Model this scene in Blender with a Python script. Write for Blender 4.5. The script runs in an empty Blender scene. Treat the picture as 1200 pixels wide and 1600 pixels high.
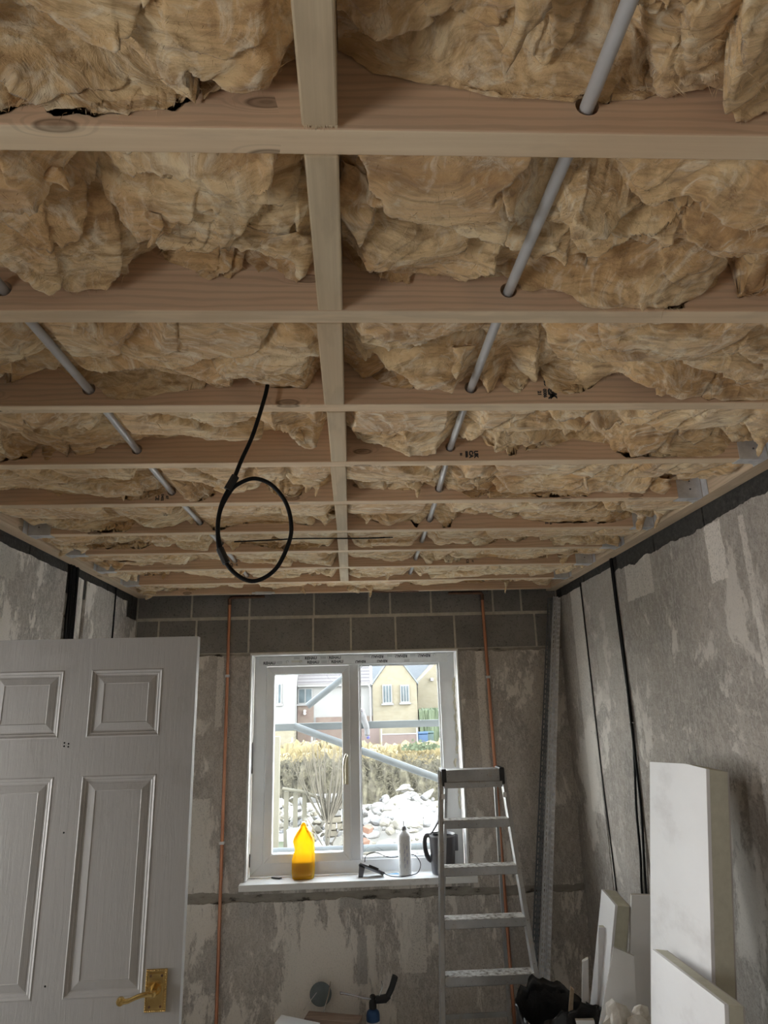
import bpy, bmesh, math, random
import numpy as np
from mathutils import Vector, Matrix
random.seed(7); R = random.random
def U(a, b): return a + (b - a) * R()
PI = math.pi
C = bpy.context.scene.collection
SC = bpy.context.scene

# ------------------------------------------------------------------ camera, world, sun, exposure
pitch, yaw, roll, F = 0.2797, 0.0511, -0.0269, 1052.16
fw = Vector((math.sin(yaw)*math.cos(pitch), math.cos(yaw)*math.cos(pitch), math.sin(pitch)))
r0 = Vector((math.cos(yaw), -math.sin(yaw), 0)); u0 = r0.cross(fw)
rr = math.cos(roll)*r0 + math.sin(roll)*u0; uu = -math.sin(roll)*r0 + math.cos(roll)*u0
cam = bpy.data.cameras.new('camera'); co = bpy.data.objects.new('camera', cam); C.objects.link(co)
co.matrix_world = Matrix((rr, uu, -fw)).transposed().to_4x4()
cam.sensor_fit = 'HORIZONTAL'; cam.sensor_width = 36; cam.lens = F/1200*36; cam.clip_start = 0.02; cam.clip_end = 400
SC.camera = co
SC.view_settings.view_transform = 'Standard'; SC.view_settings.look = 'None'
SC.view_settings.exposure = 2.85; SC.view_settings.gamma = 1.0; SC.view_settings.use_curve_mapping = False
SC.cycles.max_bounces = 10; SC.cycles.diffuse_bounces = 7; SC.cycles.transparent_max_bounces = 12
SC.cycles.use_denoising = True; SC.cycles.sample_clamp_indirect = 6
W = bpy.data.worlds.new('world'); SC.world = W; W.use_nodes = True
bg = W.node_tree.nodes['Background']; bg.inputs[0].default_value = (1.0, .985, .96, 1); bg.inputs[1].default_value = 3.0
_n = W.node_tree.nodes; _l = W.node_tree.links; _tc = _n.new('ShaderNodeTexCoord'); _sp = _n.new('ShaderNodeSeparateXYZ'); _rp = _n.new('ShaderNodeValToRGB')
_l.new(_tc.outputs['Generated'], _sp.inputs[0]); _l.new(_sp.outputs[2], _rp.inputs[0]); _l.new(_rp.outputs[0], bg.inputs[0])      # hazy sky, brightest low down
_e = _rp.color_ramp.elements; _e[0].position = 0; _e[0].color = (1.0, .985, .96, 1); _e[1].position = 1; _e[1].color = (.26, .30, .36, 1); _x = _e.new(.30); _x.color = (.95, .95, .95, 1); _x = _e.new(.6); _x.color = (.45, .48, .53, 1)
def light(name, typ, loc, rot, **k):
    l = bpy.data.lights.new(name, typ); o = bpy.data.objects.new(name, l); C.objects.link(o)
    o.location = loc; o.rotation_euler = rot
    for a, v in k.items(): setattr(l, a, v)
    return o
light('sun', 'SUN', (0, -5, 12), (math.radians(48), 0, math.radians(62)), energy=.9, angle=0.05, color=(1, .95, .86))
XLP = -1.361-1.12
for nm, loc, rot, sx, sy in (('portal_window', (0.0, 4.56, -.31), (PI/2, 0, PI), 1.24, 1.2), ('portal_side', (-1.50, -.13, -.36), (0, -PI/2, 0), .88, .46), ('portal_passage', (XLP, 1.85, -.45), (0, -PI/2, 0), 1.0, .6)):  # side and passage portals serve the added fill openings
    o = light(nm, 'AREA', loc, rot, shape='RECTANGLE', size=sx, size_y=sy, energy=1)
    o.data.cycles.is_portal = True
    if nm == 'portal_window': o.rotation_euler = (-PI/2, 0, 0)

# ------------------------------------------------------------------ material helpers
class NT:
    def __init__(s, name):
        s.m = bpy.data.materials.new(name); s.m.use_nodes = True; s.t = s.m.node_tree; s.n = s.t.nodes
        s.b = s.n['Principled BSDF']; s.out = s.n['Material Output']
        s.tc = s.n.new('ShaderNodeTexCoord').outputs['Object']
    def set(s, sock, v):
        if hasattr(v, 'is_output') or isinstance(v, bpy.types.NodeSocket): s.t.links.new(v, sock)
        else:
            if isinstance(v, tuple) and len(v) == 3 and sock.type == 'RGBA': v = (*v, 1)
            sock.default_value = v
    def mp(s, sc, rot=(0, 0, 0), loc=(0, 0, 0), src=None):
        n = s.n.new('ShaderNodeMapping'); s.set(n.inputs[0], src or s.tc)
        n.inputs['Scale'].default_value = sc; n.inputs['Rotation'].default_value = rot; n.inputs['Location'].default_value = loc
        return n.outputs[0]
    def noise(s, vec, scale=1, detail=6, rough=.6, dist=0, out=0):
        n = s.n.new('ShaderNodeTexNoise'); s.set(n.inputs['Vector'], vec)
        n.inputs['Scale'].default_value = scale; n.inputs['Detail'].default_value = detail
        n.inputs['Roughness'].default_value = rough; n.inputs['Distortion'].default_value = dist
        return n.outputs[out]
    def ramp(s, fac, stops):
        n = s.n.new('ShaderNodeValToRGB'); s.set(n.inputs[0], fac); e = n.color_ramp.elements
        while len(e) < len(stops): e.new(.5)
        for q, (p, c) in zip(e, stops):
            q.position = p; q.color = (*c, 1) if isinstance(c, tuple) else (c, c, c, 1)
        return n.outputs[0]
    def mix(s, fac, a, b, mode='MIX'):
        n = s.n.new('ShaderNodeMix'); n.data_type = 'RGBA'; n.blend_type = mode
        s.set(n.inputs[0], fac); s.set(n.inputs[6], a); s.set(n.inputs[7], b); return n.outputs[2]
    def math(s, op, a, b=0.0, c=None):
        n = s.n.new('ShaderNodeMath'); n.operation = op; s.set(n.inputs[0], a); s.set(n.inputs[1], b)
        if c is not None: s.set(n.inputs[2], c)
        return n.outputs[0]
    def sep(s, v):
        n = s.n.new('ShaderNodeSeparateXYZ'); s.set(n.inputs[0], v); return n.outputs
    def bump(s, h, strength=.4, dist=.01, normal=None):
        n = s.n.new('ShaderNodeBump'); s.set(n.inputs['Height'], h); n.inputs['Strength'].default_value = strength
        n.inputs['Distance'].default_value = dist
        if normal: s.set(n.inputs['Normal'], normal)
        return n.outputs[0]
    def fin(s, col=None, rough=.7, metal=0, normal=None, **k):
        if col is not None: s.set(s.b.inputs['Base Color'], col)
        s.set(s.b.inputs['Roughness'], rough); s.set(s.b.inputs['Metallic'], metal)
        if normal: s.set(s.b.inputs['Normal'], normal)
        for a, v in k.items(): s.set(s.b.inputs[a.replace('_', ' ')], v)
        return s.m
def pm(name, stops, scale=(8, 8, 8), rough=.7, metal=0, bump=.2, bd=.002, detail=6, dist=0, **k):
    t = NT(name); v = t.noise(t.mp(scale), 1, detail, .62, dist)
    st = stops if isinstance(stops, list) else [(.3, tuple(c*.86 for c in stops)), (.7, stops)]
    return t.fin(t.ramp(v, st), rough, metal, t.bump(v, bump, bd) if bump else None, **k)

def wood(name, light_c, dark_c, knot=True, axis='X'):
    t = NT(name)
    if axis == 'Y':
        q = t.sep(t.tc); cc = t.n.new('ShaderNodeCombineXYZ'); t.set(cc.inputs[0], q[1]); t.set(cc.inputs[1], q[0]); t.set(cc.inputs[2], q[2]); t.tc = cc.outputs[0]
    inf = t.n.new('ShaderNodeObjectInfo').outputs['Random']
    add = t.n.new('ShaderNodeVectorMath'); add.operation = 'ADD'
    cmb = t.n.new('ShaderNodeCombineXYZ'); t.set(cmb.inputs[0], t.math('MULTIPLY', inf, 37.)); t.set(cmb.inputs[2], t.math('MULTIPLY', inf, .31))
    t.set(add.inputs[0], t.tc); t.set(add.inputs[1], cmb.outputs[0]); v = add.outputs[0]
    # knots: sparse cells bend the grain
    vor = t.n.new('ShaderNodeTexVoronoi'); vor.voronoi_dimensions = '2D'; vs_ = t.sep(v); vc = t.n.new('ShaderNodeCombineXYZ')
    t.set(vc.inputs[0], t.math('MULTIPLY', vs_[0], 4.2)); t.set(vc.inputs[1], t.math('MULTIPLY', t.math('ADD', vs_[1], vs_[2]), 13.)); t.set(vor.inputs['Vector'], vc.outputs[0]); vor.inputs['Scale'].default_value = 1
    sel = t.math('GREATER_THAN', t.sep(vor.outputs['Color'])[0], .78)
    d = t.math('ADD', vor.outputs['Distance'], t.math('MULTIPLY', t.math('SUBTRACT', 1.0, sel), 2.0))
    kn = t.ramp(d, [(.03, .75), (.07, .5), (.10, .95), (.13, 0.0)])
    warp = t.ramp(d, [(0.0, 1.0), (.24, 0.0)])
    g = t.noise(t.mp((1.3, 55, 55), src=v), 1, 5, .6, .35)
    sx = t.sep(v)
    wv = t.n.new('ShaderNodeTexWave'); wv.bands_direction = 'Z'; wv.inputs['Scale'].default_value = 22
    wv.inputs['Distortion'].default_value = 7; wv.inputs['Detail'].default_value = 4; wv.inputs['Detail Scale'].default_value = .8
    wc = t.n.new('ShaderNodeCombineXYZ'); t.set(wc.inputs[0], t.math('MULTIPLY', sx[0], .22)); t.set(wc.inputs[1], t.math('MULTIPLY', sx[1], .8))
    t.set(wc.inputs[2], t.math('ADD', sx[2], t.math('MULTIPLY', warp, .05))); t.set(wv.inputs['Vector'], wc.outputs[0])
    base = t.mix(t.ramp(g, [(.3, 0.0), (.7, 1.0)]), dark_c, light_c)
    base = t.mix(t.math('MULTIPLY', t.ramp(wv.outputs['Fac'], [(.1, 1.0), (.5, 0.0)]), .28), base, tuple(c*.55 for c in dark_c))
    blot = t.noise(t.mp((2, 7, 7), src=v), 1, 3)
    base = t.mix(t.ramp(blot, [(.35, .35), (.62, 0.0)]), base, (light_c[0]*.82, light_c[1]*.66, light_c[2]*.55))
    if knot: base = t.mix(t.math('MULTIPLY', kn, .8), base, (.12, .065, .035))
    return t.fin(base, .75, 0, t.bump(g, .25, .002))
M = {}
M['joist'] = wood('softwood', (.80, .60, .42), (.68, .48, .325))
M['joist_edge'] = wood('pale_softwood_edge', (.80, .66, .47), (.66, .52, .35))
M['noggin'] = wood('blocking_wood', (.66, .55, .38), (.50, .40, .27), knot=False, axis='Y')
M['plate'] = wood('ledger_wood', (.68, .55, .40), (.54, .42, .29), axis='Y')

def wool_mat():
    t = NT('mineral_wool')
    big = t.noise(t.mp((3.2, 5, 5)), 1, 4, .6, .8)
    flow = t.noise(t.mp((2.2, 3, 3)), 1, 2, .5, 0, out=1)       # bends the fibre direction
    add = t.n.new('ShaderNodeVectorMath'); add.operation = 'MULTIPLY_ADD'; t.set(add.inputs[0], flow); add.inputs[1].default_value = (.35, .35, .35); t.set(add.inputs[2], t.tc)
    v = add.outputs[0]
    fib = t.noise(t.mp((10, 52, 52), src=v), 1, 8, .66, .5)
    fib2 = t.noise(t.mp((22, 9, 40), src=v), 1, 7, .66, 1.4)
    ridge = t.math('ABSOLUTE', t.math('SUBTRACT', t.noise(t.mp((7, 26, 26), src=v), 1, 7, .65, .7), .5))
    col = t.ramp(big, [(.28, (.50, .29, .12)), (.42, (.68, .44, .21)), (.54, (.78, .57, .31)), (.66, (.85, .69, .43)), (.8, (.70, .61, .47))])
    col = t.mix(t.ramp(fib, [(.36, .85), (.56, 0.0)]), col, (.36, .21, .09))
    col = t.mix(t.ramp(fib2, [(.5, 0.0), (.68, .7)]), col, (.90, .82, .64))
    h = t.math('ADD', t.math('MULTIPLY', fib, .6), t.math('ADD', t.math('MULTIPLY', fib2, .5), t.math('MULTIPLY', ridge, -2.2)))
    return t.fin(col, .95, 0, t.bump(h, .55, .008), Sheen_Weight=.25, Sheen_Roughness=.6)
M['wool'] = wool_mat()

def wall_mat(name, light_c, dark_c, masks=(), horiz='X', thr=.5, streak=(9, 9, 2.6), seed=0.):
    t = NT(name); s = t.sep(t.tc); a = s[0] if horiz == 'X' else s[1]; z = s[2]
    n1 = t.noise(t.mp((streak[0]*.34, streak[1]*.34, streak[2]*.42), loc=(seed, seed, seed)), 1, 10, .68, .5)
    n2 = t.noise(t.mp(streak, loc=(seed, 0, 0)), 1.9, 12, .75, .5)
    por = t.noise(t.mp((150, 150, 120)), 1, 5, .8)
    comb = t.math('ADD', t.math('MULTIPLY', n1, .68), t.math('MULTIPLY', n2, .32))
    fac = t.ramp(comb, [(thr-.012, 1.0), (thr+.004, .45), (thr+.016, 0.0)])
    lace = t.noise(t.mp((46, 46, 22), loc=(seed, 2, 0)), 1, 8, .75, 1.0); lz = t.ramp(lace, [(.46, 0.0), (.56, .7)])
    jit = t.math('MULTIPLY', t.math('SUBTRACT', t.noise(t.mp((22, 22, 22)), 1, 6, .7), .5), .035)
    mid = t.ramp(t.noise(t.mp((4, 4, 3), loc=(seed, 3, 1)), 1, 5), [(.3, (dark_c[0]*.72, dark_c[1]*.71, dark_c[2]*.70)), (.7, (dark_c[0]*1.18, dark_c[1]*1.15, dark_c[2]*1.1))])
    mid = t.mix(lz, mid, tuple((a_+b_)/2 for a_, b_ in zip(light_c, dark_c)))
    col = t.mix(fac, light_c, mid)
    for (a0, a1, z0, z1, c, w) in masks:
        ma = t.math('MINIMUM', t.math('SUBTRACT', a, a0), t.math('SUBTRACT', a1, a)); mz = t.math('MINIMUM', t.math('SUBTRACT', z, z0), t.math('SUBTRACT', z1, z))
        mm = t.math('ADD', t.math('MINIMUM', ma, mz), jit)
        mr = t.n.new('ShaderNodeMapRange'); t.set(mr.inputs[0], mm); mr.inputs[1].default_value = 0; mr.inputs[2].default_value = .004; mr.inputs[3].default_value = 0; mr.inputs[4].default_value = w
        col = t.mix(mr.outputs[0], col, c)
    col = t.mix(t.math('MULTIPLY', t.ramp(por, [(.36, .75), (.47, 0.0)]), t.math('MULTIPLY_ADD', fac, .7, .3)), col, tuple(c*.42 for c in dark_c))
    col = t.mix(t.ramp(por, [(.60, 0.0), (.72, .5)]), col, tuple(min(1, c*1.12) for c in light_c))
    scr = t.n.new('ShaderNodeTexWave'); t.set(scr.inputs['Vector'], t.mp((3, 3, 5), rot=(.3, .5, .2))); scr.inputs['Scale'].default_value = 1.6
    scr.inputs['Distortion'].default_value = 14; scr.inputs['Detail'].default_value = 3; scr.inputs['Detail Scale'].default_value = .6
    col = t.mix(t.ramp(scr.outputs['Fac'], [(0.0, .2), (.008, 0.0)]), col, light_c)
    h = t.math('ADD', t.math('MULTIPLY', fac, -.5), t.math('ADD', t.math('MULTIPLY', por, .35), t.math('MULTIPLY', n2, .5)))
    return t.fin(col, .9, 0, t.bump(h, .55, .006))
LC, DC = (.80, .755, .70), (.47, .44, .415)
G1, G2 = (.50, .48, .455), (.78, .74, .685)
M['wall_back'] = wall_mat('wall_back_plaster', LC, DC, [
    (-.845, -.80, -.1, .4, G2, .9), (-.97, -.85, -.97, -.50, G2, .9), (.775, .83, -.45, .4, G2, .8), (.67, .775, .02, .4, (.34, .31, .28), .5),
    (-.40, -.335, -1.8, -1.07, G2, .9), (.25, .40, -1.45, -1.10, G2, .75), (0.0, .062, -1.49, -1.25, G1, .95), (-.815, -.765, -1.5, -1.27, G1, .95),
    (.845, .90, -1.6, -1.22, G1, .9), (-1.02, -.93, -1.34, -1.12, G2, .8), (.06, .11, -1.44, -1.2, G2, .9), (-.665, -.60, -1.14, -1.05, G1, .9), (-.09, .04, -1.11, -1.05, G1, .9)], thr=.522)
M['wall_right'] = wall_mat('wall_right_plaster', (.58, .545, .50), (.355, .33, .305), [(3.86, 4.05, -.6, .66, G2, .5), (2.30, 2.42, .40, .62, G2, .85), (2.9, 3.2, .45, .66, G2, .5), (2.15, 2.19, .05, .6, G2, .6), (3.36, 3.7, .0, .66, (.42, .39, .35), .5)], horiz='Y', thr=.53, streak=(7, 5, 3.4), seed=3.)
M['wall_left'] = wall_mat('wall_left_plaster', (.86, .83, .79), (.46, .445, .43), [(2.4, 2.75, .52, .7, (.64, .62, .58), .8), (3.3, 3.42, .2, .7, (.62, .6, .56), .8)], horiz='Y', thr=.50, streak=(7, 7, 3.0), seed=5.)
def block_mat():
    t = NT('aggregate_block'); p = t.noise(t.mp((90, 90, 90)), 1, 5, .8); b = t.noise(t.mp((5, 5, 5)), 1, 4)
    col = t.ramp(b, [(.3, (.20, .19, .175)), (.7, (.27, .255, .24))])
    col = t.mix(t.ramp(p, [(.33, .8), (.45, 0.0)]), col, (.03, .028, .026)); col = t.mix(t.ramp(p, [(.62, 0.0), (.75, .6)]), col, (.42, .40, .37))
    return t.fin(col, .95, 0, t.bump(p, .6, .004))
M['block'] = block_mat()
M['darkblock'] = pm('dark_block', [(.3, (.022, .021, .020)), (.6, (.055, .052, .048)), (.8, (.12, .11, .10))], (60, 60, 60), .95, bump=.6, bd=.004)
M['mortar'] = pm('mortar', [(.3, (.42, .385, .32)), (.7, (.60, .56, .48))], (30, 30, 30), .95, bump=.5, bd=.004)
M['dirtymortar'] = pm('dirty_mortar', [(.36, (.07, .06, .05)), (.44, (.30, .275, .24)), (.75, (.44, .41, .36))], (9, 9, 22), .95, bump=.6, bd=.006)
M['conduit'] = pm('grey_conduit', (.52, .52, .53), (9, 9, 9), .32, bump=0)
M['copper'] = pm('copper', [(.3, (.50, .22, .13)), (.7, (.80, .42, .27))], (10, 10, 3), .38, 1, bump=0)
M['oldcopper'] = pm('tarnished_copper', [(.3, (.10, .06, .045)), (.7, (.26, .14, .09))], (20, 20, 20), .55, .7, bump=0)
M['galv'] = pm('galvanised_steel', [(.3, (.58, .59, .61)), (.7, (.82, .83, .85))], (25, 25, 25), .45, .45, bump=.05)
M['galvd'] = pm('dull_galvanised_steel', [(.3, (.13, .14, .155)), (.7, (.24, .25, .27))], (25, 25, 25), .5, .7, bump=.05)
M['black'] = pm('black_cable', (.010, .010, .011), (20, 20, 20), .6, bump=0, Specular_IOR_Level=.2)
M['blackm'] = pm('black_plastic', (.018, .018, .019), (20, 20, 20), .55, bump=.1)
M['dark'] = pm('dark_void', (.006, .006, .006), (20, 20, 20), .9, bump=0)
M['board'] = pm('floor_board_underside', [(.3, (.16, .12, .08)), (.7, (.24, .18, .12))], (4, 30, 4), .9)
M['floor'] = pm('concrete_floor', [(.3, (.60, .58, .55)), (.7, (.72, .70, .66))], (3, 3, 3), .9, bump=.3, bd=.004, detail=10)
def door_mat():
    t = NT('white_door_paint')
    g = t.noise(t.mp((70, 70, 5)), 1, 5, .7, .9); gr = t.noise(t.mp((5, 5, 3)), 1, 9, .72, .8)
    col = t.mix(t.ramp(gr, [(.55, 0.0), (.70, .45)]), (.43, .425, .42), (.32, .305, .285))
    return t.fin(col, .5, 0, t.bump(g, .6, .0015))
M['door'] = door_mat()
M['upvc'] = pm('white_upvc', (.82, .83, .84), (3, 3, 3), .28, bump=0)
M['upvcseal'] = pm('grey_gasket', (.35, .36, .37), (3, 3, 3), .6, bump=0)
M['ink'] = pm('print_ink', (.05, .05, .055), (9, 9, 9), .6, bump=0)
M['inkg'] = pm('grey_print_ink', (.22, .22, .23), (9, 9, 9), .6, bump=0)
M['film'] = pm('protective_film', (.80, .80, .79), (30, 30, 30), .35, bump=.1)
M['tape'] = pm('tape_label', (.72, .69, .60), (30, 30, 30), .5, bump=0)
M['sill'] = pm('white_sill_board', [(.25, (.62, .60, .57)), (.4, (.84, .84, .83)), (.8, (.88, .88, .87))], (20, 20, 20), .5, bump=.15)
M['wplaster'] = pm('white_plaster', [(.3, (.62, .61, .58)), (.6, (.85, .85, .84))], (8, 8, 8), .8, bump=.3)
M['foam'] = pm('expanding_foam', [(.3, (.62, .58, .45)), (.7, (.80, .77, .66))], (30, 30, 30), .7, bump=.4, bd=.004)
M['brass'] = pm('polished_brass', [(.3, (.55, .38, .14)), (.7, (.80, .60, .27))], (12, 12, 12), .24, 1, bump=0)
M['chrome'] = pm('brushed_metal', (.7, .7, .7), (20, 20, 20), .25, 1, bump=0)
M['gold'] = pm('satin_handle', (.62, .58, .46), (20, 20, 20), .32, .8, bump=0)
def alu_mat():
    t = NT('ladder_aluminium'); a = t.noise(t.mp((30, 30, 14)), 1, 8, .75); b = t.noise(t.mp((6, 6, 4)), 1, 5)
    col = t.mix(t.ramp(a, [(.54, 0.0), (.66, .85)]), t.ramp(b, [(.3, (.33, .33, .33)), (.7, (.48, .48, .48))]), (.40, .36, .31))
    sp = t.noise(t.mp((80, 80, 80)), 1, 3); col = t.mix(t.ramp(sp, [(.66, 0.0), (.72, .8)]), col, (.10, .075, .05))
    return t.fin(col, t.ramp(a, [(.45, .38), (.65, .8)]), t.ramp(a, [(.5, .75), (.62, .1)]), t.bump(a, .15, .002))
M['alu'] = alu_mat()
M['tread'] = pm('dirty_tread', [(.34, (.10, .08, .06)), (.46, (.34, .31, .27)), (.6, (.52, .50, .46))], (45, 45, 45), .7, .2, bump=.4, bd=.003)
M['pboard'] = pm('white_paper_face', [(.25, (.66, .65, .66)), (.45, (.80, .80, .82)), (.8, (.84, .84, .86))], (3, 3, 6), .7, bump=.08)
M['pir'] = pm('cream_foam_core', [(.3, (.50, .49, .40)), (.7, (.60, .59, .49))], (30, 30, 30), .85, bump=.3)
M['greyp'] = pm('grey_paper_back', [(.3, (.40, .375, .355)), (.7, (.52, .49, .465))], (6, 6, 6), .85, bump=.15)
M['gyp'] = pm('broken_gypsum', [(.3, (.46, .42, .37)), (.7, (.70, .67, .62))], (22, 22, 22), .9, bump=.6, bd=.006)
M['stick'] = pm('raw_wood', [(.3, (.42, .32, .22)), (.7, (.60, .48, .34))], (8, 8, 30), .8)
M['bag'] = pm('black_polythene', [(.3, (.010, .010, .011)), (.75, (.022, .022, .023))], (9, 9, 9), .34, bump=.6, bd=.02)
def yellow_mat():
    t = NT('yellow_plastic'); c = t.ramp(t.noise(t.mp((6, 6, 6))), [(.3, (.80, .54, .03)), (.7, (.84, .60, .05))])
    d = t.n.new('ShaderNodeBsdfTranslucent'); t.set(d.inputs[0], c); df = t.n.new('ShaderNodeBsdfDiffuse'); t.set(df.inputs[0], c)
    tr = t.n.new('ShaderNodeBsdfTransparent'); tr.inputs[0].default_value = (1, .80, .14, 1)
    gl = t.n.new('ShaderNodeBsdfGlossy'); gl.inputs['Roughness'].default_value = .15
    def mx(f, a, b):
        n = t.n.new('ShaderNodeMixShader'); n.inputs[0].default_value = f; t.t.links.new(a.outputs[0], n.inputs[1]); t.t.links.new(b.outputs[0], n.inputs[2]); return n
    m = mx(.05, mx(.15, mx(.35, d, df), tr), gl); t.t.links.new(m.outputs[0], t.out.inputs[0]); return t.m
M['yellow'] = yellow_mat()
def liq_mat():
    t = NT('amber_liquid'); c = t.ramp(t.noise(t.mp((6, 6, 6))), [(.3, (.62, .45, .05)), (.7, (.70, .52, .08))])
    d = t.n.new('ShaderNodeBsdfTranslucent'); t.set(d.inputs[0], c); df = t.n.new('ShaderNodeBsdfDiffuse'); t.set(df.inputs[0], c); n = t.n.new('ShaderNodeMixShader'); n.inputs[0].default_value = .5
    t.t.links.new(d.outputs[0], n.inputs[1]); t.t.links.new(df.outputs[0], n.inputs[2]); t.t.links.new(n.outputs[0], t.out.inputs[0]); return t.m
M['liquid'] = liq_mat()
def glass_mat():
    t = NT('window_glass'); tr = t.n.new('ShaderNodeBsdfTransparent'); tr.inputs[0].default_value = (.96, .98, .975, 1)
    gl = t.n.new('ShaderNodeBsdfGlossy'); gl.inputs['Roughness'].default_value = .02
    v = t.noise(t.mp((3, 3, 3))); n = t.n.new('ShaderNodeMixShader'); t.set(n.inputs[0], t.ramp(v, [(0.0, .035), (1.0, .06)]))
    t.t.links.new(tr.outputs[0], n.inputs[1]); t.t.links.new(gl.outputs[0], n.inputs[2]); t.t.links.new(n.outputs[0], t.out.inputs[0]); return t.m
M['glass'] = glass_mat()
M['kettle'] = pm('grey_kettle_plastic', (.115, .11, .12), (20, 20, 20), .45, bump=.05)
M['kettlei'] = pm('kettle_inside', (.30, .30, .31), (20, 20, 20), .45, bump=0)
M['wbottle'] = pm('white_bottle_plastic', (.80, .80, .80), (20, 20, 20), .35, bump=0)
M['bgrey'] = pm('grey_cap', (.33, .34, .35), (20, 20, 20), .5, bump=0)
M['blue'] = pm('navy_ink', (.05, .055, .22), (20, 20, 20), .5, bump=0)
M['blue2'] = pm('lilac_ink', (.30, .32, .52), (20, 20, 20), .5, bump=0)
M['canblue'] = pm('blue_gas_can', (.035, .10, .25), (20, 20, 20), .35, .2, bump=0)
M['white'] = pm('white_card', (.80, .80, .80), (6, 6, 6), .8, bump=.1)
M['teal'] = pm('dusty_disc', [(.3, (.13, .16, .17)), (.7, (.20, .235, .25))], (14, 14, 14), .7)
M['plank'] = pm('dirty_planks', [(.3, (.20, .14, .11)), (.7, (.36, .27, .21))], (4, 30, 30), .85)
# outdoors
M['grass'] = pm('grass', [(.3, (0.032, 0.042, 0.014)), (.7, (0.060, 0.071, 0.034))], (6, 6, 6), .9, bump=.5, bd=.02)
M['dirt'] = pm('stone_dust_ground', [(.3, (0.317, 0.302, 0.274)), (.7, (0.432, 0.425, 0.403))], (4, 4, 4), .9, bump=.5, bd=.02)
for k, c in enumerate(((0.146, 0.143, 0.138), (0.135, 0.127, 0.108), (0.119, 0.119, 0.120), (0.146, 0.132, 0.103))):
    M['stone%d' % k] = pm('pale_stone', [(.3, tuple(q*.8 for q in c)), (.7, c)], (5, 5, 5), .9, bump=.4, bd=.01)
M['brickr'] = pm('orange_brick', (0.102, 0.053, 0.034), (9, 9, 9), .9)
M['hedge'] = pm('hedge_twigs', [(.3, (0.019, 0.016, 0.012)), (.5, (0.054, 0.049, 0.033)), (.75, (0.108, 0.100, 0.065))], (9, 9, 9), .95, bump=.9, bd=.05, detail=10)
M['hedgetop'] = pm('golden_hedge_top', [(.3, (0.093, 0.073, 0.031)), (.7, (0.125, 0.101, 0.051))], (7, 7, 7), .95, bump=.8, bd=.03)
M['leafg'] = pm('green_leaves', [(.3, (0.034, 0.048, 0.023)), (.7, (0.060, 0.078, 0.045))], (9, 9, 9), .8)
M['bark'] = pm('pale_bark', [(.3, (0.060, 0.053, 0.040)), (.7, (0.085, 0.076, 0.060))], (9, 9, 9), .9)
M['post'] = pm('weathered_fence_wood', [(.3, (0.071, 0.066, 0.048)), (.7, (0.094, 0.087, 0.066))], (9, 9, 3), .9)
M['scaff'] = pm('galvanised_tube', [(.3, (0.051, 0.058, 0.063)), (.7, (0.076, 0.085, 0.089))], (9, 9, 9), .6, .2, bump=.05)
M['scboard'] = pm('grey_scaffold_rail', [(.3, (0.042, 0.050, 0.053)), (.7, (0.068, 0.076, 0.079))], (3, 30, 30), .7, bump=.2)
M['render'] = pm('white_render', (0.122, 0.122, 0.120), (3, 3, 3), .85, bump=.05)
def brick(name, c1, c2, mort, sc, w=.5, h=.22):
    t = NT(name); b = t.n.new('ShaderNodeTexBrick')
    cb = t.n.new('ShaderNodeCombineXYZ'); s = t.sep(t.tc); t.set(cb.inputs[0], s[0]); t.set(cb.inputs[1], s[2]); t.set(b.inputs['Vector'], cb.outputs[0])
    t.set(b.inputs['Color1'], c1); t.set(b.inputs['Color2'], c2); t.set(b.inputs['Mortar'], mort); b.inputs['Scale'].default_value = sc
    b.inputs['Mortar Size'].default_value = .012; b.inputs['Brick Width'].default_value = w; b.inputs['Row Height'].default_value = h
    v = t.noise(t.mp((3, 3, 3)), 1, 4)
    return t.fin(t.mix(t.ramp(v, [(.35, 0.0), (.7, .35)]), b.outputs[0], (0.122, 0.114, 0.088)), .9)
M['ystone'] = brick('yellow_sandstone', (0.102, 0.090, 0.063), (0.085, 0.073, 0.047), (0.114, 0.105, 0.082), 2.2)
M['rbrick'] = brick('brown_brick', (0.048, 0.029, 0.024), (0.060, 0.037, 0.032), (0.074, 0.060, 0.053), 3.2)
def tiles():
    t = NT('roof_tiles'); w = t.n.new('ShaderNodeTexWave'); w.bands_direction = 'Z'; t.set(w.inputs['Vector'], t.tc); w.inputs['Scale'].default_value = 1.4; w.inputs['Distortion'].default_value = .3
    return t.fin(t.ramp(w.outputs['Fac'], [(0.0, (0.032, 0.027, 0.029)), (.2, (0.066, 0.060, 0.061)), (1.0, (0.079, 0.074, 0.074))]), .8)
M['tiles'] = tiles()
M['slate'] = pm('blue_grey_slate', [(.3, (0.053, 0.061, 0.071)), (.7, (0.071, 0.079, 0.088))], (3, 3, 12), .7)
M['fencew'] = pm('brown_fence_boards', [(.3, (0.051, 0.035, 0.032)), (.7, (0.071, 0.053, 0.047))], (3, 3, 22), .85)
M['winglass'] = pm('dark_house_glass', [(.3, (.022, .030, .034)), (.7, (.045, .06, .068))], (2, 2, 2), .5, bump=0, Specular_IOR_Level=.15)
M['binb'] = pm('blue_bin', (0.004, 0.032, 0.082), (3, 3, 3), .4, bump=0)
M['bing'] = pm('dark_green_bin', (0.014, 0.038, 0.037), (3, 3, 3), .4, bump=0)
M['planter'] = pm('terracotta', (0.114, 0.066, 0.042), (3, 3, 3), .8)
M['rag'] = pm('white_cloth', [(.3, (0.094, 0.096, 0.105)), (.7, (0.120, 0.121, 0.124))], (9, 9, 9), .9)

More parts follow.
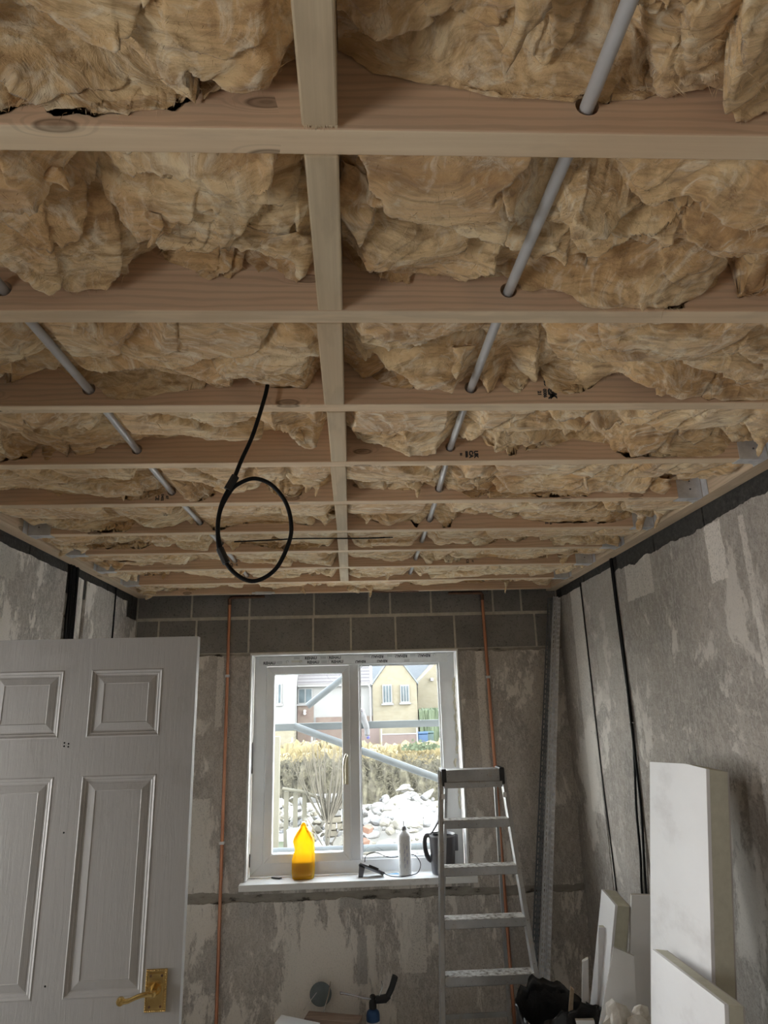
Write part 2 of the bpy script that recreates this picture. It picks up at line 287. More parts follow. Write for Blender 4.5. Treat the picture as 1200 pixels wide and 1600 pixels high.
# ------------------------------------------------------------------ mesh helpers
class MB:
    def __init__(s): s.v = []; s.f = []; s.mi = []; s.cur = 0
    def add(s, vs, fs):
        o = len(s.v); s.v += [tuple(p) for p in vs]; s.f += [tuple(i + o for i in f) for f in fs]; s.mi += [s.cur]*len(fs); return s
    def box(s, x0, x1, y0, y1, z0, z1, T=None):
        vs = [Vector((x, y, z)) for z in (z0, z1) for x, y in ((x0, y0), (x1, y0), (x1, y1), (x0, y1))]
        if T: vs = [T @ p for p in vs]
        return s.add(vs, [(3, 2, 1, 0), (4, 5, 6, 7), (0, 1, 5, 4), (1, 2, 6, 5), (2, 3, 7, 6), (3, 0, 4, 7)])
    def tube(s, pts, r, n=10, cap=True, flat=1.0):
        pts = [Vector(p) for p in pts]; rs = r if isinstance(r, (list, tuple)) else [r]*len(pts); vs = []; fs = []
        up = None
        for i, p in enumerate(pts):
            d = (pts[min(i+1, len(pts)-1)] - pts[max(i-1, 0)]).normalized()
            if up is None: up = d.orthogonal().normalized()
            up = (up - d*up.dot(d)).normalized(); b = d.cross(up)
            for k in range(n):
                a = 2*PI*k/n; vs.append(p + (up*math.cos(a) + b*math.sin(a)*flat)*rs[i])
        for i in range(len(pts)-1):
            for k in range(n): a = i*n+k; b_ = i*n+(k+1) % n; fs.append((a, b_, b_+n, a+n))
        if cap: fs.append(tuple(reversed(range(n)))); fs.append(tuple(range((len(pts)-1)*n, len(pts)*n)))
        return s.add(vs, fs)
    def lathe(s, prof, c=(0, 0, 0), n=32, T=None, sx=1, sy=1):
        vs = []; fs = []
        for r, z in prof:
            for k in range(n):
                a = 2*PI*k/n; p = Vector((r*math.cos(a)*sx, r*math.sin(a)*sy, z))
                if T: p = T @ p
                vs.append(p + Vector(c))
        for i in range(len(prof)-1):
            for k in range(n): a = i*n+k; b = i*n+(k+1) % n; fs.append((a, b, b+n, a+n))
        fs.append(tuple(reversed(range(n)))); fs.append(tuple(range((len(prof)-1)*n, len(prof)*n)))
        return s.add(vs, fs)
    def prism(s, poly, ext):
        n = len(poly); a = [Vector(p) for p in poly]; b = [p + Vector(ext) for p in a]
        return s.add(a + b, [tuple(reversed(range(n))), tuple(range(n, 2*n))] + [(i, (i+1) % n, n+(i+1) % n, n+i) for i in range(n)])
    def build(s, name, mat, parent=None, bevel=0, smooth=False, fix=True, sub=0):
        me = bpy.data.meshes.new(name); me.from_pydata(s.v, [], s.f)
        for m in (mat if isinstance(mat, list) else [mat]): me.materials.append(m)
        if any(s.mi): me.polygons.foreach_set('material_index', s.mi)
        if fix:
            bm = bmesh.new(); bm.from_mesh(me); bmesh.ops.recalc_face_normals(bm, faces=bm.faces); bm.to_mesh(me); bm.free()
        if smooth:
            me.polygons.foreach_set('use_smooth', [True]*len(me.polygons))
            if smooth != 'all': me.set_sharp_from_angle(angle=math.radians(38))
        o = bpy.data.objects.new(name, me); C.objects.link(o)
        if parent: o.parent = parent
        if bevel:
            b = o.modifiers.new('bevel', 'BEVEL'); b.width = bevel; b.segments = 2; b.limit_method = 'ANGLE'; b.angle_limit = math.radians(40)
        if sub:
            b = o.modifiers.new('sub', 'SUBSURF'); b.levels = sub; b.render_levels = sub
        return o
def empty(name, loc=(0, 0, 0)):
    # parts are built in world coordinates, so the empty carries the offset and the parts undo it
    o = bpy.data.objects.new(name, None); C.objects.link(o); o.location = loc; return o
def under(o, *parts):
    for p in parts:
        p.parent = o; p.matrix_parent_inverse = Matrix.Translation(o.location).inverted()
def tag(o, label=None, cat=None, group=None, kind=None):
    for k, v in (('label', label), ('category', cat), ('group', group), ('kind', kind)):
        if v: o[k] = v
    return o
def struct(o): o['kind'] = 'structure'; return o
def box(name, mat, *a, parent=None, bevel=0): return MB().box(*a).build(name, mat, parent, bevel)
def text(s, size, mat, name, loc, rot, parent=None, depth=.0004, flip=False, sx=1, bold=.0):
    cu = bpy.data.curves.new('tmp', 'FONT'); cu.body = s; cu.size = size; cu.extrude = depth; cu.offset = bold; cu.align_x = 'CENTER'; cu.align_y = 'CENTER'; cu.resolution_u = 3
    t = bpy.data.objects.new('tmp', cu); C.objects.link(t); bpy.context.view_layer.update()
    me = bpy.data.meshes.new_from_object(t.evaluated_get(bpy.context.evaluated_depsgraph_get())); bpy.data.objects.remove(t)
    me.materials.clear(); me.materials.append(mat)
    T = Matrix.Translation(loc) @ rot.to_matrix().to_4x4() @ Matrix.Diagonal((sx, 1, 1, 1)); me.transform(T)
    o = bpy.data.objects.new(name, me); C.objects.link(o)
    if parent: o.parent = parent
    return o
from mathutils import Euler
FACE = Euler((PI/2, 0, 0))                       # lettering that faces the camera (-Y)

# ---- numpy noise
def _h(ix, iy, s):
    n = (ix.astype(np.int64)*374761393 + iy.astype(np.int64)*668265263 + s*1442695041) & 0xffffffff
    n = ((n ^ (n >> 13))*1274126177) & 0xffffffff; n = ((n ^ (n >> 16))*2246822519) & 0xffffffff
    return (n ^ (n >> 15))
def perlin(x, y, s=0):
    ix, iy = np.floor(x), np.floor(y); fx, fy = x-ix, y-iy; u = fx*fx*fx*(fx*(fx*6-15)+10); v = fy*fy*fy*(fy*(fy*6-15)+10)
    def g(dx, dy):
        a = _h(ix+dx, iy+dy, s)/4294967295.*2*np.pi; return np.cos(a)*(fx-dx)+np.sin(a)*(fy-dy)
    a = g(0, 0)*(1-u)+g(1, 0)*u; b = g(0, 1)*(1-u)+g(1, 1)*u; return (a*(1-v)+b*v)*1.5
def fbm(x, y, s=0, o=4, g=.5):
    r = 0; a = 1; t = 0
    for k in range(o): r = r+a*perlin(x*2**k, y*2**k, s+k*17); t += a; a *= g
    return r/t*1.4
def worley(x, y, s=0):
    ix, iy = np.floor(x), np.floor(y); d1 = np.full(x.shape, 9.); d2 = np.full(x.shape, 9.); idn = np.zeros(x.shape)
    for dx in (-1, 0, 1):
        for dy in (-1, 0, 1):
            h = _h(ix+dx, iy+dy, s); h2 = _h(ix+dx, iy+dy, s+91)
            px = dx+h/4294967295.; py = dy+h2/4294967295.; d = np.hypot(px-(x-ix), py-(y-iy))
            m = d < d1; d2 = np.where(m, d1, np.minimum(d2, d)); idn = np.where(m, (h % 1000)/1000., idn); d1 = np.where(m, d, d1)
    return d1, d2, idn
def sstep(a, b, x): t = np.clip((x-a)/(b-a), 0, 1); return t*t*(3-2*t)
def grid_obj(name, P, mat, parent=None, extra=None):
    ny, nx = P.shape[:2]; v = P.reshape(-1, 3); idx = np.arange(nx*ny).reshape(ny, nx)
    q = np.stack([idx[:-1, :-1], idx[:-1, 1:], idx[1:, 1:], idx[1:, :-1]], -1).reshape(-1, 4); q = q[:, ::-1]
    loops = q.reshape(-1); sizes = np.full(len(q), 4)
    if extra is not None:
        e = np.arange(len(extra)) + len(v); v = np.concatenate([v, extra]); loops = np.concatenate([loops, e]); sizes = np.concatenate([sizes, np.full(len(e)//3, 3)])
    me = bpy.data.meshes.new(name); me.vertices.add(len(v)); me.vertices.foreach_set('co', v.astype(np.float32).ravel())
    me.loops.add(len(loops)); me.loops.foreach_set('vertex_index', loops.astype(np.int32)); me.polygons.add(len(sizes))
    st = np.concatenate([[0], np.cumsum(sizes)[:-1]]); me.polygons.foreach_set('loop_start', st.astype(np.int32)); me.polygons.foreach_set('loop_total', sizes.astype(np.int32))
    me.polygons.foreach_set('use_smooth', np.ones(len(sizes), bool)); me.update(); me.validate(); me.materials.append(mat)
    o = bpy.data.objects.new(name, me); C.objects.link(o)
    if parent: o.parent = parent
    return o

# ------------------------------------------------------------------ the room shell
XL, XR, YB, ZF, ZJ = -1.361, 1.336, 4.345, -1.75, 0.692
YN = -1.3                                        # rear wall of the room, behind the camera
struct(box('floor', M['floor'], XL-.3, XR+.3, YN-.1, YB+.3, ZF-.1, ZF))
struct(box('ceiling', M['board'], XL-.1, XR+.1, YN-.1, YB+.28, .915, .94))
WX0, WX1, WZ0, WZ1 = -.640, .668, -.99, .335     # window opening
b = MB()
for a in ((XL-.25, WX0, ZF, .92), (WX1, XR+.25, ZF, .92), (WX0, WX1, ZF, WZ0), (WX0, WX1, WZ1, .92)): b.box(a[0], a[1], YB, YB+.27, a[2], a[3])
wb = struct(b.build('wall_back', M['dirtymortar']))
# two courses of bare blocks above the plaster, with mortar between
def block_course(z0, z1, xs, m='block', j=.0055, proud=.005):
    bb = MB()
    for x0, x1 in zip(xs[:-1], xs[1:]): bb.box(x0+j, x1-j, YB-proud, YB+.02, z0+j, z1-j)
    o = bb.build('block_course', M[m], bevel=.003); o.parent = wb; return o
block_course(.335, .553, [XL, -1.22, -.985, -.655, -.25, -.01, .275, .655, 1.18, XR])
block_course(.561, .80, [XL, -1.02, -.655, -.245, .11, .245, .51, .915, 1.10, XR])
wm = MB().box(XL, XR, YB-.0035, YB+.01, .3365, .80).build('mortar_bed', M['mortar']); wm.parent = wb
def sheet(name, mat, parent, axis, c, a0, a1, zlo, zhi, holes=(), th=.012, amp=.010, seed=1, side=1, step=.006):
    # a coat of plaster with ragged upper and lower edges; axis X = lies in plane Y=c, axis Y = lies in plane X=c
    n = max(3, int((a1-a0)/step)); A = np.linspace(a0, a1, n); zt = zhi + amp*1.6*fbm(A*5, A*0+seed, seed, 5, .6); zb = zlo + amp*1.6*fbm(A*5, A*0+seed+9, seed+5, 5, .6)
    bb = MB(); vs = []; fs = []
    for i in range(n):
        for z, e in ((zb[i], 0), (zb[i], 1), (zt[i], 1), (zt[i], 0)):
            q = c + side*th*(1-e)
            vs.append((A[i], q, z) if axis == 'X' else (q, A[i], z))
    for i in range(n-1):
        o = i*4
        for k in range(4): fs.append((o+k, o+(k+1) % 4, o+4+(k+1) % 4, o+4+k))
    fs += [(0, 3, 2, 1), tuple(4*(n-1)+k for k in range(4))]
    bb.add(vs, fs); o = bb.build(name, mat); o.parent = parent; return o
for a0, a1, z0, z1, s in ((XL, -.667, -1.005, .322, 1), (-.667, -.642, -.99, .322, 9), (.672, XR, -1.03, .318, 2), (XL, .10, -1.80, -1.062, 3), (.10, XR, -1.80, -1.07, 4), (-.64, .67, -1.02, -.992, 6)):
    sheet('plaster_coat', M['wall_back'], wb, 'X', 4.335, a0, a1, z0, z1, seed=s, th=.0115, amp=.014 if s < 6 else .004)
# right wall
def side_wall(name, x0, x1, openings, mat):
    bb = MB(); y = YN-.1
    for (a, c, z0, z1) in openings:
        bb.box(x0, x1, y, a, ZF, .92); bb.box(x0, x1, a, c, z1, .92)
        if z0 > ZF: bb.box(x0, x1, a, c, ZF, z0)
        y = c
    bb.box(x0, x1, y, YB, ZF, .92); return struct(bb.build(name, mat))
wr = side_wall('wall_right', XR+.012, XR+.25, [], M['dirtymortar'])
DY0, DY1, DZ = 1.53, 2.325, .255
LY0, LY1, LZ0, LZ1 = -.36, .10, -.80, .08         # added opening beside the camera, unseen, letting in fill daylight
wl = side_wall('wall_left', XL-.25, XL-.012, [(LY0, LY1, LZ0, LZ1), (DY0, DY1, ZF, DZ)], M['dirtymortar'])
def dark_course(parent, x0, x1, ys, z0, z1):
    bb = MB()
    for a, c in zip(ys[:-1], ys[1:]): bb.box(x0, x1, a+.004, c-.004, z0, z1)
    o = bb.build('block_course', M['darkblock'], bevel=.003); o.parent = parent
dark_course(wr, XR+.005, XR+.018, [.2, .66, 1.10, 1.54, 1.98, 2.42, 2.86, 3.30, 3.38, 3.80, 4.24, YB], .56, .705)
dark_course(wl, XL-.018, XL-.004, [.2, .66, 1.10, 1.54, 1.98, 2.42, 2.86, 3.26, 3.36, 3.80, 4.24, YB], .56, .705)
for a0, a1, zt, s in ((YN, 2.25, .628, 11), (2.25, 3.322, .622, 12), (3.345, 3.83, .655, 13), (3.845, YB-.01, .640, 14)):
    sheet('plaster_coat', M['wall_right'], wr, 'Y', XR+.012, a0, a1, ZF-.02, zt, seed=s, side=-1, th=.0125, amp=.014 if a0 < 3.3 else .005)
for a0, a1, z0, zt, s in ((YN, LY0, ZF-.02, .652, 21), (LY0, LY1, ZF-.02, LZ0, 28), (LY0, LY1, LZ1, .652, 29), (LY1, DY0-.05, ZF-.02, .652, 30), (DY0-.05, DY1+.05, DZ+.05, .652, 22), (DY1+.05, 3.245, ZF-.02, .650, 23), (3.375, 3.452, ZF-.02, .655, 24), (3.50, 3.915, ZF-.02, .655, 25), (3.928, 4.14, ZF-.02, .648, 26), (4.14, YB-.01, ZF-.02, .555, 27)):
    sheet('plaster_coat', M['wall_left'], wl, 'Y', XL-.012, a0, a1, z0, zt, seed=s, side=1, th=.0125, amp=.006)
# passage beyond the open doorway, added to block sky light; window gap adds fill
b = MB(); b.box(XL-1.25, XL-1.15, .9, 1.5, ZF-.1, 1.0); b.box(XL-1.25, XL-1.15, 2.2, 3.1, ZF-.1, 1.0); b.box(XL-1.25, XL-1.15, 1.5, 2.2, ZF-.1, -.80); b.box(XL-1.25, XL-1.15, 1.5, 2.2, -.15, 1.0); b.box(XL-1.25, XL-.25, .8, .9, ZF-.1, 1.0); b.box(XL-1.25, XL-.25, 3.1, 3.2, ZF-.1, 1.0); b.box(XL-1.25, XL-.25, .8, 3.2, 1.0, 1.1); b.box(XL-1.25, XL-.3, .8, 3.2, ZF-.1, ZF)
struct(b.build('wall_passage', M['mortar']))
# rear wall
b = MB(); b.box(XL-.25, XR+.25, YN-.2, YN, ZF, .92)
struct(b.build('wall_front', M['mortar']))
# door lining in the left wall
b = MB()
b.box(XL-.2, XL+.008, DY1-.028, DY1, ZF, DZ); b.box(XL-.2, XL+.008, DY0, DY0+.028, ZF, DZ); b.box(XL-.2, XL+.008, DY0, DY1, DZ-.03, DZ)
struct(b.build('trim_1', M['wplaster'], bevel=.002))

# ledgers on both side walls
for nm, x0, x1, lab in (('left', XL+.0015, XL+.066, 'pale timber ledger fixed along the top of the left wall carrying the joist ends'), ('right', XR-.066, XR-.0015, 'pale timber ledger fixed along the top of the right wall carrying the joist ends')):
    tag(box('timber_ledger', M['plate'], x0, x1, YN+.02, YB-.01, ZJ+.002, ZJ+.218, bevel=.002), lab, 'timber', 'timber ledgers')

# ------------------------------------------------------------------ joists
JY = [.677, 1.078, 1.476, 1.866, 2.265, 2.671, 3.037, 3.425, 3.829, 4.205]
JW = .0405
ordn = ['nearest', 'second', 'third', 'fourth', 'fifth', 'sixth', 'seventh', 'eighth', 'ninth', 'last']
jl = ['pink-tinged softwood ceiling joist nearest the camera, crossing above everything', 'softwood ceiling joist, second from the camera, wool tuft drooping over it at right',
      'softwood ceiling joist, third from the camera, with a bold black stamp right of centre', 'softwood ceiling joist, fourth from the camera, stamped beside the right-hand grey pipe',
      'softwood ceiling joist, fifth from the camera, stamped left of centre', 'softwood ceiling joist, sixth from the camera, black loop of cable hanging in front of it',
      'thin-looking softwood ceiling joist, seventh from the camera', 'thin-looking softwood ceiling joist, eighth from the camera',
      'softwood ceiling joist, ninth from the camera, one before the window wall', 'softwood ceiling joist tight against the window wall']
PX = [(.311, .298, .295, .299, .315, .325, .33, .335, .34, .34), (-.62, -.618, -.614, -.621, -.623, -.614, -.60, -.60, -.60, -.60)]
PZ = .736
joists = []
xa, xb = XL+.0665, XR-.0665
for i, y in enumerate(JY):
    bm = MB(); dz = U(-.001, .001)
    bm.box(xa+.001, xb-.001, y, y+JW, ZJ+dz, ZJ+.22)
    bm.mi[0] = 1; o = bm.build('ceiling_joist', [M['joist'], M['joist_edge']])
    bv = o.modifiers.new('bevel', 'BEVEL'); bv.width = .0025; bv.segments = 2; bv.limit_method = 'ANGLE'
    cut = []
    if i < 9:
        for k in (0, 1):
            c = MB().tube([(PX[k][i], y-.02, PZ), (PX[k][i], y+JW+.02, PZ)], .0155, 20).build('cutter', M['dark'])
            m = o.modifiers.new('hole', 'BOOLEAN'); m.object = c; m.operation = 'DIFFERENCE'; m.solver = 'EXACT'; cut.append(c)
    bpy.context.view_layer.update()
    me = bpy.data.meshes.new_from_object(o.evaluated_get(bpy.context.evaluated_depsgraph_get()))
    o.modifiers.clear(); old = o.data; o.data = me
    for c in cut: bpy.data.objects.remove(c)
    tag(o, jl[i], 'joist', 'ceiling joists'); joists.append(o)
# stamped grade marks on the joist faces
def stamp(i, x, z, rows, rot=-PI/2):
    for s, dx, dz, size, bold in rows:
        dx, dz, size, bold = dx*1.35, dz*1.3, size*1.45, bold*1.6+.0003
        e = Euler((PI/2, rot, 0)) if False else (Matrix.Rotation(0, 3, 'Z') @ Matrix.Rotation(rot, 3, 'Y') @ Matrix.Rotation(PI/2, 3, 'X')).to_euler()
        text(s, size, M['ink'], 'grade_stamp', (x+dx, JY[i]-.0003, z+dz), e, joists[i], bold=bold)
stamp(2, .49, .720, [('UK', .004, .0, .014, .0006), ('CA', .0, .0, .014, .0006), ('0086', -.011, .0, .008, .0002), ('21', -.021, .0, .008, .0002), ('GRADED', -.008, .032, .0075, .0003), ('F', .006, .037, .008, .0005)], PI/2)
stamp(3, .358, .712, [('UK', .012, .0, .011, .0005), ('CA', .001, .0, .011, .0005), ('0086', -.009, .0, .007, .0002), ('21', -.021, .0, .006, .0002)], PI/2)
stamp(4, -.655, .714, [('CE', -.012, .0, .012, .0002), ('0402', .001, .0, .0085, .0001), ('07', .013, .0, .008, .0001)], PI/2)
stamp(5, .828, .717, [('CE', -.012, .0, .012, .0002), ('0402', .001, .0, .0085, .0001), ('07', .013, .0, .008, .0001)], PI/2)
stamp(7, .62, .712, [('CE', -.012, .0, .012, .0002), ('07', .008, .0, .008, .0001)], PI/2)
stamp(7, -.60, .712, [('CE', -.012, .0, .012, .0002), ('07', .008, .0, .008, .0001)], PI/2)
# noggins (short blocking pieces between the joists)
NX = [(-.055, -.010), (-.055, -.010), (-.060, -.012), (-.056, -.010), (-.060, -.013), (-.058, -.014), (-.06, -.015), (-.063, -.016), (-.066, -.018)]
nl = ['wide pale timber blocking piece with torn splintered end at the top of the picture', 'scuffed timber blocking piece between the nearest and second joists', 'timber blocking piece between the second and third joists',
      'timber blocking piece between the third and fourth joists', 'timber blocking piece between the fourth and fifth joists', 'timber blocking piece between the fifth and sixth joists', 'timber blocking piece between the sixth and seventh joists',
      'timber blocking piece between the seventh and eighth joists', 'timber blocking piece between the eighth and ninth joists']
for i in range(9):
    y0 = .05 if i == 0 else JY[i-1]+JW+.0008; y1 = JY[i]-.0008; b = MB(); x0, x1 = NX[i]
    b.box(x0, x1, y0, y1, ZJ+(-.001 if i else .002), ZJ+.16)
    o = b.build('timber_blocking', M['noggin'], bevel=.003); tag(o, nl[i], 'timber', 'blocking between the joists')
    if i == 0:
        f = MB()
        for k in range(24):
            x = U(x0+.001, x1-.001); l = U(.002, .0065); f.add([(x-.0012, y1-.004, ZJ+.0022), (x+.0012, y1-.004, ZJ+.0022), (x+U(-.001, .001), y1-.0005, ZJ+.002-l)], [(0, 1, 2)])
        f.build('splintered_end', M['noggin'], o, fix=False)
# joist hangers
hl = {}
for side in (-1, 1):
    for i, y in enumerate(JY):
        if i < (5 if side < 0 else 3) or i > 8: continue
        xi = (XL+.0665) if side < 0 else (XR-.0665); s = -side; t = .0015
        e = empty('joist_hanger', (xi, y+JW/2, ZJ)); b = MB()
        b.box(*sorted((xi+s*.004, xi+s*.092)), y-t-.0006, y-.0006, ZJ-t, ZJ+.12); b.box(*sorted((xi+s*.004, xi+s*.092)), y+JW+.0006, y+JW+.0006+t, ZJ-t, ZJ+.12)
        b.box(*sorted((xi+s*.004, xi+s*.092)), y-t, y+JW+t, ZJ-.0032, ZJ-.0014)
        a = b.build('stirrup', M['galv']); c = MB()
        c.box(*sorted((xi+s*.0006, xi+s*.0022)), y-.04, y-t, ZJ, ZJ+.12); c.box(*sorted((xi+s*.0006, xi+s*.0022)), y+JW+t, y+JW+.04, ZJ, ZJ+.12)
        f = c.build('flange', M['galv'])
        n = MB()
        for zz in (.03, .06, .09): nn = MB().tube([(xi+s*.045, y-t-.0006, ZJ+zz), (xi+s*.045, y-t-.003, ZJ+zz)], .003, 8).build('nail_head', M['galvd']); under(e, nn)
        g = MB(); g.prism([(xi+s*.01, y+JW*.3, ZJ-.0035), (xi+s*.05, y+JW*.6, ZJ-.0035), (xi+s*.012, y+JW+.012, ZJ-.0035)], (s*.004, 0, -.0015)); gg = g.build('bent_tab', M['galv'])
        under(e, a, f, gg)
        tag(e, 'grey steel joist hanger at the %s end of the %s joist' % ('left' if side < 0 else 'right', ordn[i] + (' from the camera' if i else '')), 'bracket', 'joist hangers on the %s wall' % ('left' if side < 0 else 'right'))

# ------------------------------------------------------------------ mineral wool
def batt(name, x0, x1, y0, y1, seed, hx, hy, label, amp=1., fibres=0, px=None, res_i=0):
    nx = int((x1-x0)/hx); ny = int((y1-y0)/hy*1.25)
    X, Y = np.meshgrid(np.linspace(x0, x1, nx), np.linspace(y0, y1, ny)); s = seed*7
    L = y1-y0; ty = (Y-y0)/L
    wx = X + .06*fbm(X*2.6, Y*5, s, 3); wy = Y + .045*fbm(X*3.0, Y*4, s+3, 3)
    ang = fbm(X*1.1, Y*1.1, s+50, 2)*.45; cx, cy = np.cos(ang), np.sin(ang); ra, rb = wx*cx+wy*cy, -wx*cy+wy*cx
    far = res_i >= 2; d1, d2, idn = worley(ra/(.62 if far else .46), rb/(.14 if far else .17), s+5); p = 1-np.clip(d1/.95, 0, 1)**2.0
    dep = (.030+.045*idn)*p*(.5+.5*sstep(0, .20, d2-d1))
    # laid-over layers: each hangs lower towards the far side and ends in a scalloped, torn lip
    def layers(wl, wid, sd, ph):
        u = X/wid + .55*fbm(X*1.7, Y*.8, sd, 2) + ph; fu = u-np.floor(u); arc = 1-(2*fu-1)**2; kid = _h(np.floor(u), np.floor(u)*0+sd, sd)/4294967295.
        v = rb/wl - .55*arc - kid*.9 + .12*fbm(X*11, Y*11, sd+2, 4, .6); fr = v-np.floor(v)
        return (.25+.75*fr**.85)*(1-sstep(.93, 1.0, fr)), _h(np.floor(v), np.floor(u), sd+5)/4294967295.
    l1, k1 = layers(.15, .60 if far else .42, s+20, .3); l2, k2 = layers(.075, .30 if far else .24, s+30, .7)
    dep += (.022+.030*k1)*l1 + (.006+.016*k2)*l2*sstep(-.35, .15, fbm(X*2.3, Y*4, s+31, 2))
    e1, e2, ie = worley(ra/.15+5, rb/.05, s+11); dep += (.006 if far else .009)*(1-np.clip(e1, 0, 1)**2)*(.3+.7*sstep(0, .25, e2-e1))*ie
    r = 1-np.abs(fbm(wx*6, wy*28, s+60, 4, .55)); dep += .0055*(r-.75)
    dep += .0012*fbm(wx*30, wy*80, s+70, 3, .6)
    ex = np.minimum(X-x0, x1-X); rim = sstep(0, .05, ex); dep = dep*(.6+.4*rim)
    k_ = 1.32 if amp > 1.2 else 1.0; dep = dep*k_
    base = .842 + (.032 if amp > 1.2 else 0) - (.010 if far else 0) - .010*sstep(.5, 1, fbm(X*1.5, Y*1.5, s+77, 2)+.5)
    Z = base - min(amp, 1.12)*dep*(1.18-.18*sstep(.55, 1., ty)*(1-.7*idn)) - (.052 if far else .040)*(1-sstep(0, .02, Y-y0-.06-.045*fbm(X*2.2, X*0+s, s+90, 3)-.012*fbm(X*14, Y*6, s+91, 3)))*sstep(-.5, .1, fbm(X*1.6, X*0, s+95, 2)+.15)
    zlow = np.where(Y-y0 < .02, .702, .698)
    if px:                                        # a pipe pushes the wool up where it runs
        for xx in px:
            if x0 < xx < x1: Z = np.maximum(Z, PZ+.012 - .05*np.clip(np.abs(X-xx)-.008, 0, .1)/.03 + .0) if False else np.where(np.abs(X-xx) < .05, np.maximum(Z, PZ+.0105-.9*np.maximum(np.abs(X-xx)-.012, 0)), Z)
    Z = np.maximum(Z, zlow+.003*fbm(X*20, Y*20, s, 2)); rimY = np.minimum(Y-y0, y1-Y)
    lean = .75*np.maximum(.80-Z, -.02)*sstep(0, .05, rimY); Yd = np.clip(Y+lean+.006*fbm(X*30, Z*60, s+80, 3), y0+.0015, y1-.0015)
    Xd = np.clip(X+.006*fbm(Y*30, Z*60, s+81, 3)*rim, x0, x1)
    P = np.stack([Xd, Yd, Z], -1); extra = None
    if fibres:
        rg = np.random.RandomState(seed); ii = rg.randint(2, ny-2, fibres); jj = rg.randint(2, nx-2, fibres)
        du = P[ii, jj+1]-P[ii, jj-1]; dv = P[ii+1, jj]-P[ii-1, jj]; nrm = -np.cross(du, dv); nrm /= np.linalg.norm(nrm, axis=1)[:, None]+1e-9
        nrm *= -np.sign(nrm[:, 2:3]+1e-9); base = P[ii, jj]
        dr = nrm*rg.uniform(.15, .9, (fibres, 1)) + rg.normal(0, .8, (fibres, 3)); dr /= np.linalg.norm(dr, axis=1)[:, None]
        flat = rg.normal(0, 1, (fibres, 3)); sd = np.cross(dr, flat); sd /= np.linalg.norm(sd, axis=1)[:, None]
        L = rg.exponential(.006, (fibres, 1))+.004; w = .00045
        tri = np.stack([base-sd*w-nrm*.001, base+sd*w-nrm*.001, base+dr*L], 1)
        tri[:, :, 1] = np.clip(tri[:, :, 1], y0+.001, y1-.001); extra = tri.reshape(-1, 3)
    o = grid_obj(name, P, M['wool'], None, extra)
    return tag(o, label, 'insulation', 'mineral wool between the joists')
def tuft(parent, p, tip, w, seed, flat=.5):
    # a torn lock of wool hanging from the batt
    p, tip = Vector(p), Vector(tip); n = 14; m = 14; vs = []; fs = []; d = (tip-p); ax = d.normalized(); s1 = ax.orthogonal().normalized(); s1 = Vector((1, 0, 0)) - ax*ax.x if abs(ax.x) < .9 else s1; s1.normalize(); s2 = ax.cross(s1)
    rg = random.Random(seed); ph = rg.random()*6
    for i in range(n):
        t = i/(n-1); c = p + d*t + s1*(w*.35*math.sin(t*4+ph)) + s2*(w*.2*math.cos(t*5+ph)); rad = w*((1-t)**.75+.02)*(1+.25*math.sin(t*9+ph))
        for k in range(m):
            a = 2*PI*k/m; q = rad*(1+.28*math.sin(3*a+ph+t*5)+.16*rg.uniform(-1, 1)); vs.append(c + s1*math.cos(a)*q + s2*math.sin(a)*q*flat)
    for i in range(n-1):
        for k in range(m): a = i*m+k; b = i*m+(k+1) % m; fs.append((a, b, b+m, a+m))
    fs.append(tuple(range((n-1)*m, n*m)))
    return MB().add(vs, fs).build('loose_tuft', M['wool'], parent, smooth='all')
place = ['in front of the nearest joist', 'between the nearest and second joists', 'between the second and third joists', 'between the third and fourth joists', 'between the fourth and fifth joists',
         'between the fifth and sixth joists', 'between the sixth and seventh joists', 'between the seventh and eighth joists', 'between the eighth and ninth joists', 'between the ninth joist and the window wall joist']
res = [(.0028, .0026), (.003, .0026), (.0036, .0032), (.0042, .0036), (.005, .004), (.006, .0045), (.007, .005), (.008, .006), (.009, .007), (.01, .007)]
batts = {}
for i in range(10):
    y0 = .10 if i == 0 else JY[i-1]+JW; y1 = JY[i]; nx = NX[min(i, 8)]
    if i < 9: parts = [('left', xa+.001, nx[0]-.001), ('right', nx[1]+.001, xb-.001)]
    else: parts = [('', xa+.001, xb-.001)]
    for sd, x0, x1 in parts:
        lo, hi = x0, x1
        lab = 'brown mineral wool %s%s' % (place[i], ', left of the blocking' if sd == 'left' else ', right of the blocking' if sd else '')
        batts[(i, sd)] = batt('mineral_wool_batt', lo, hi, y0, y1, 31+i*2+(sd == 'right'), *res[i], lab, res_i=i, fibres=[14000, 14000, 9000, 6000, 4000, 2500, 1500, 800, 500, 300][i], px=(PX[0][min(i, 9)], PX[1][min(i, 9)]), amp=1.02 if i == 0 else 1.3 if i < 4 else 1.15)
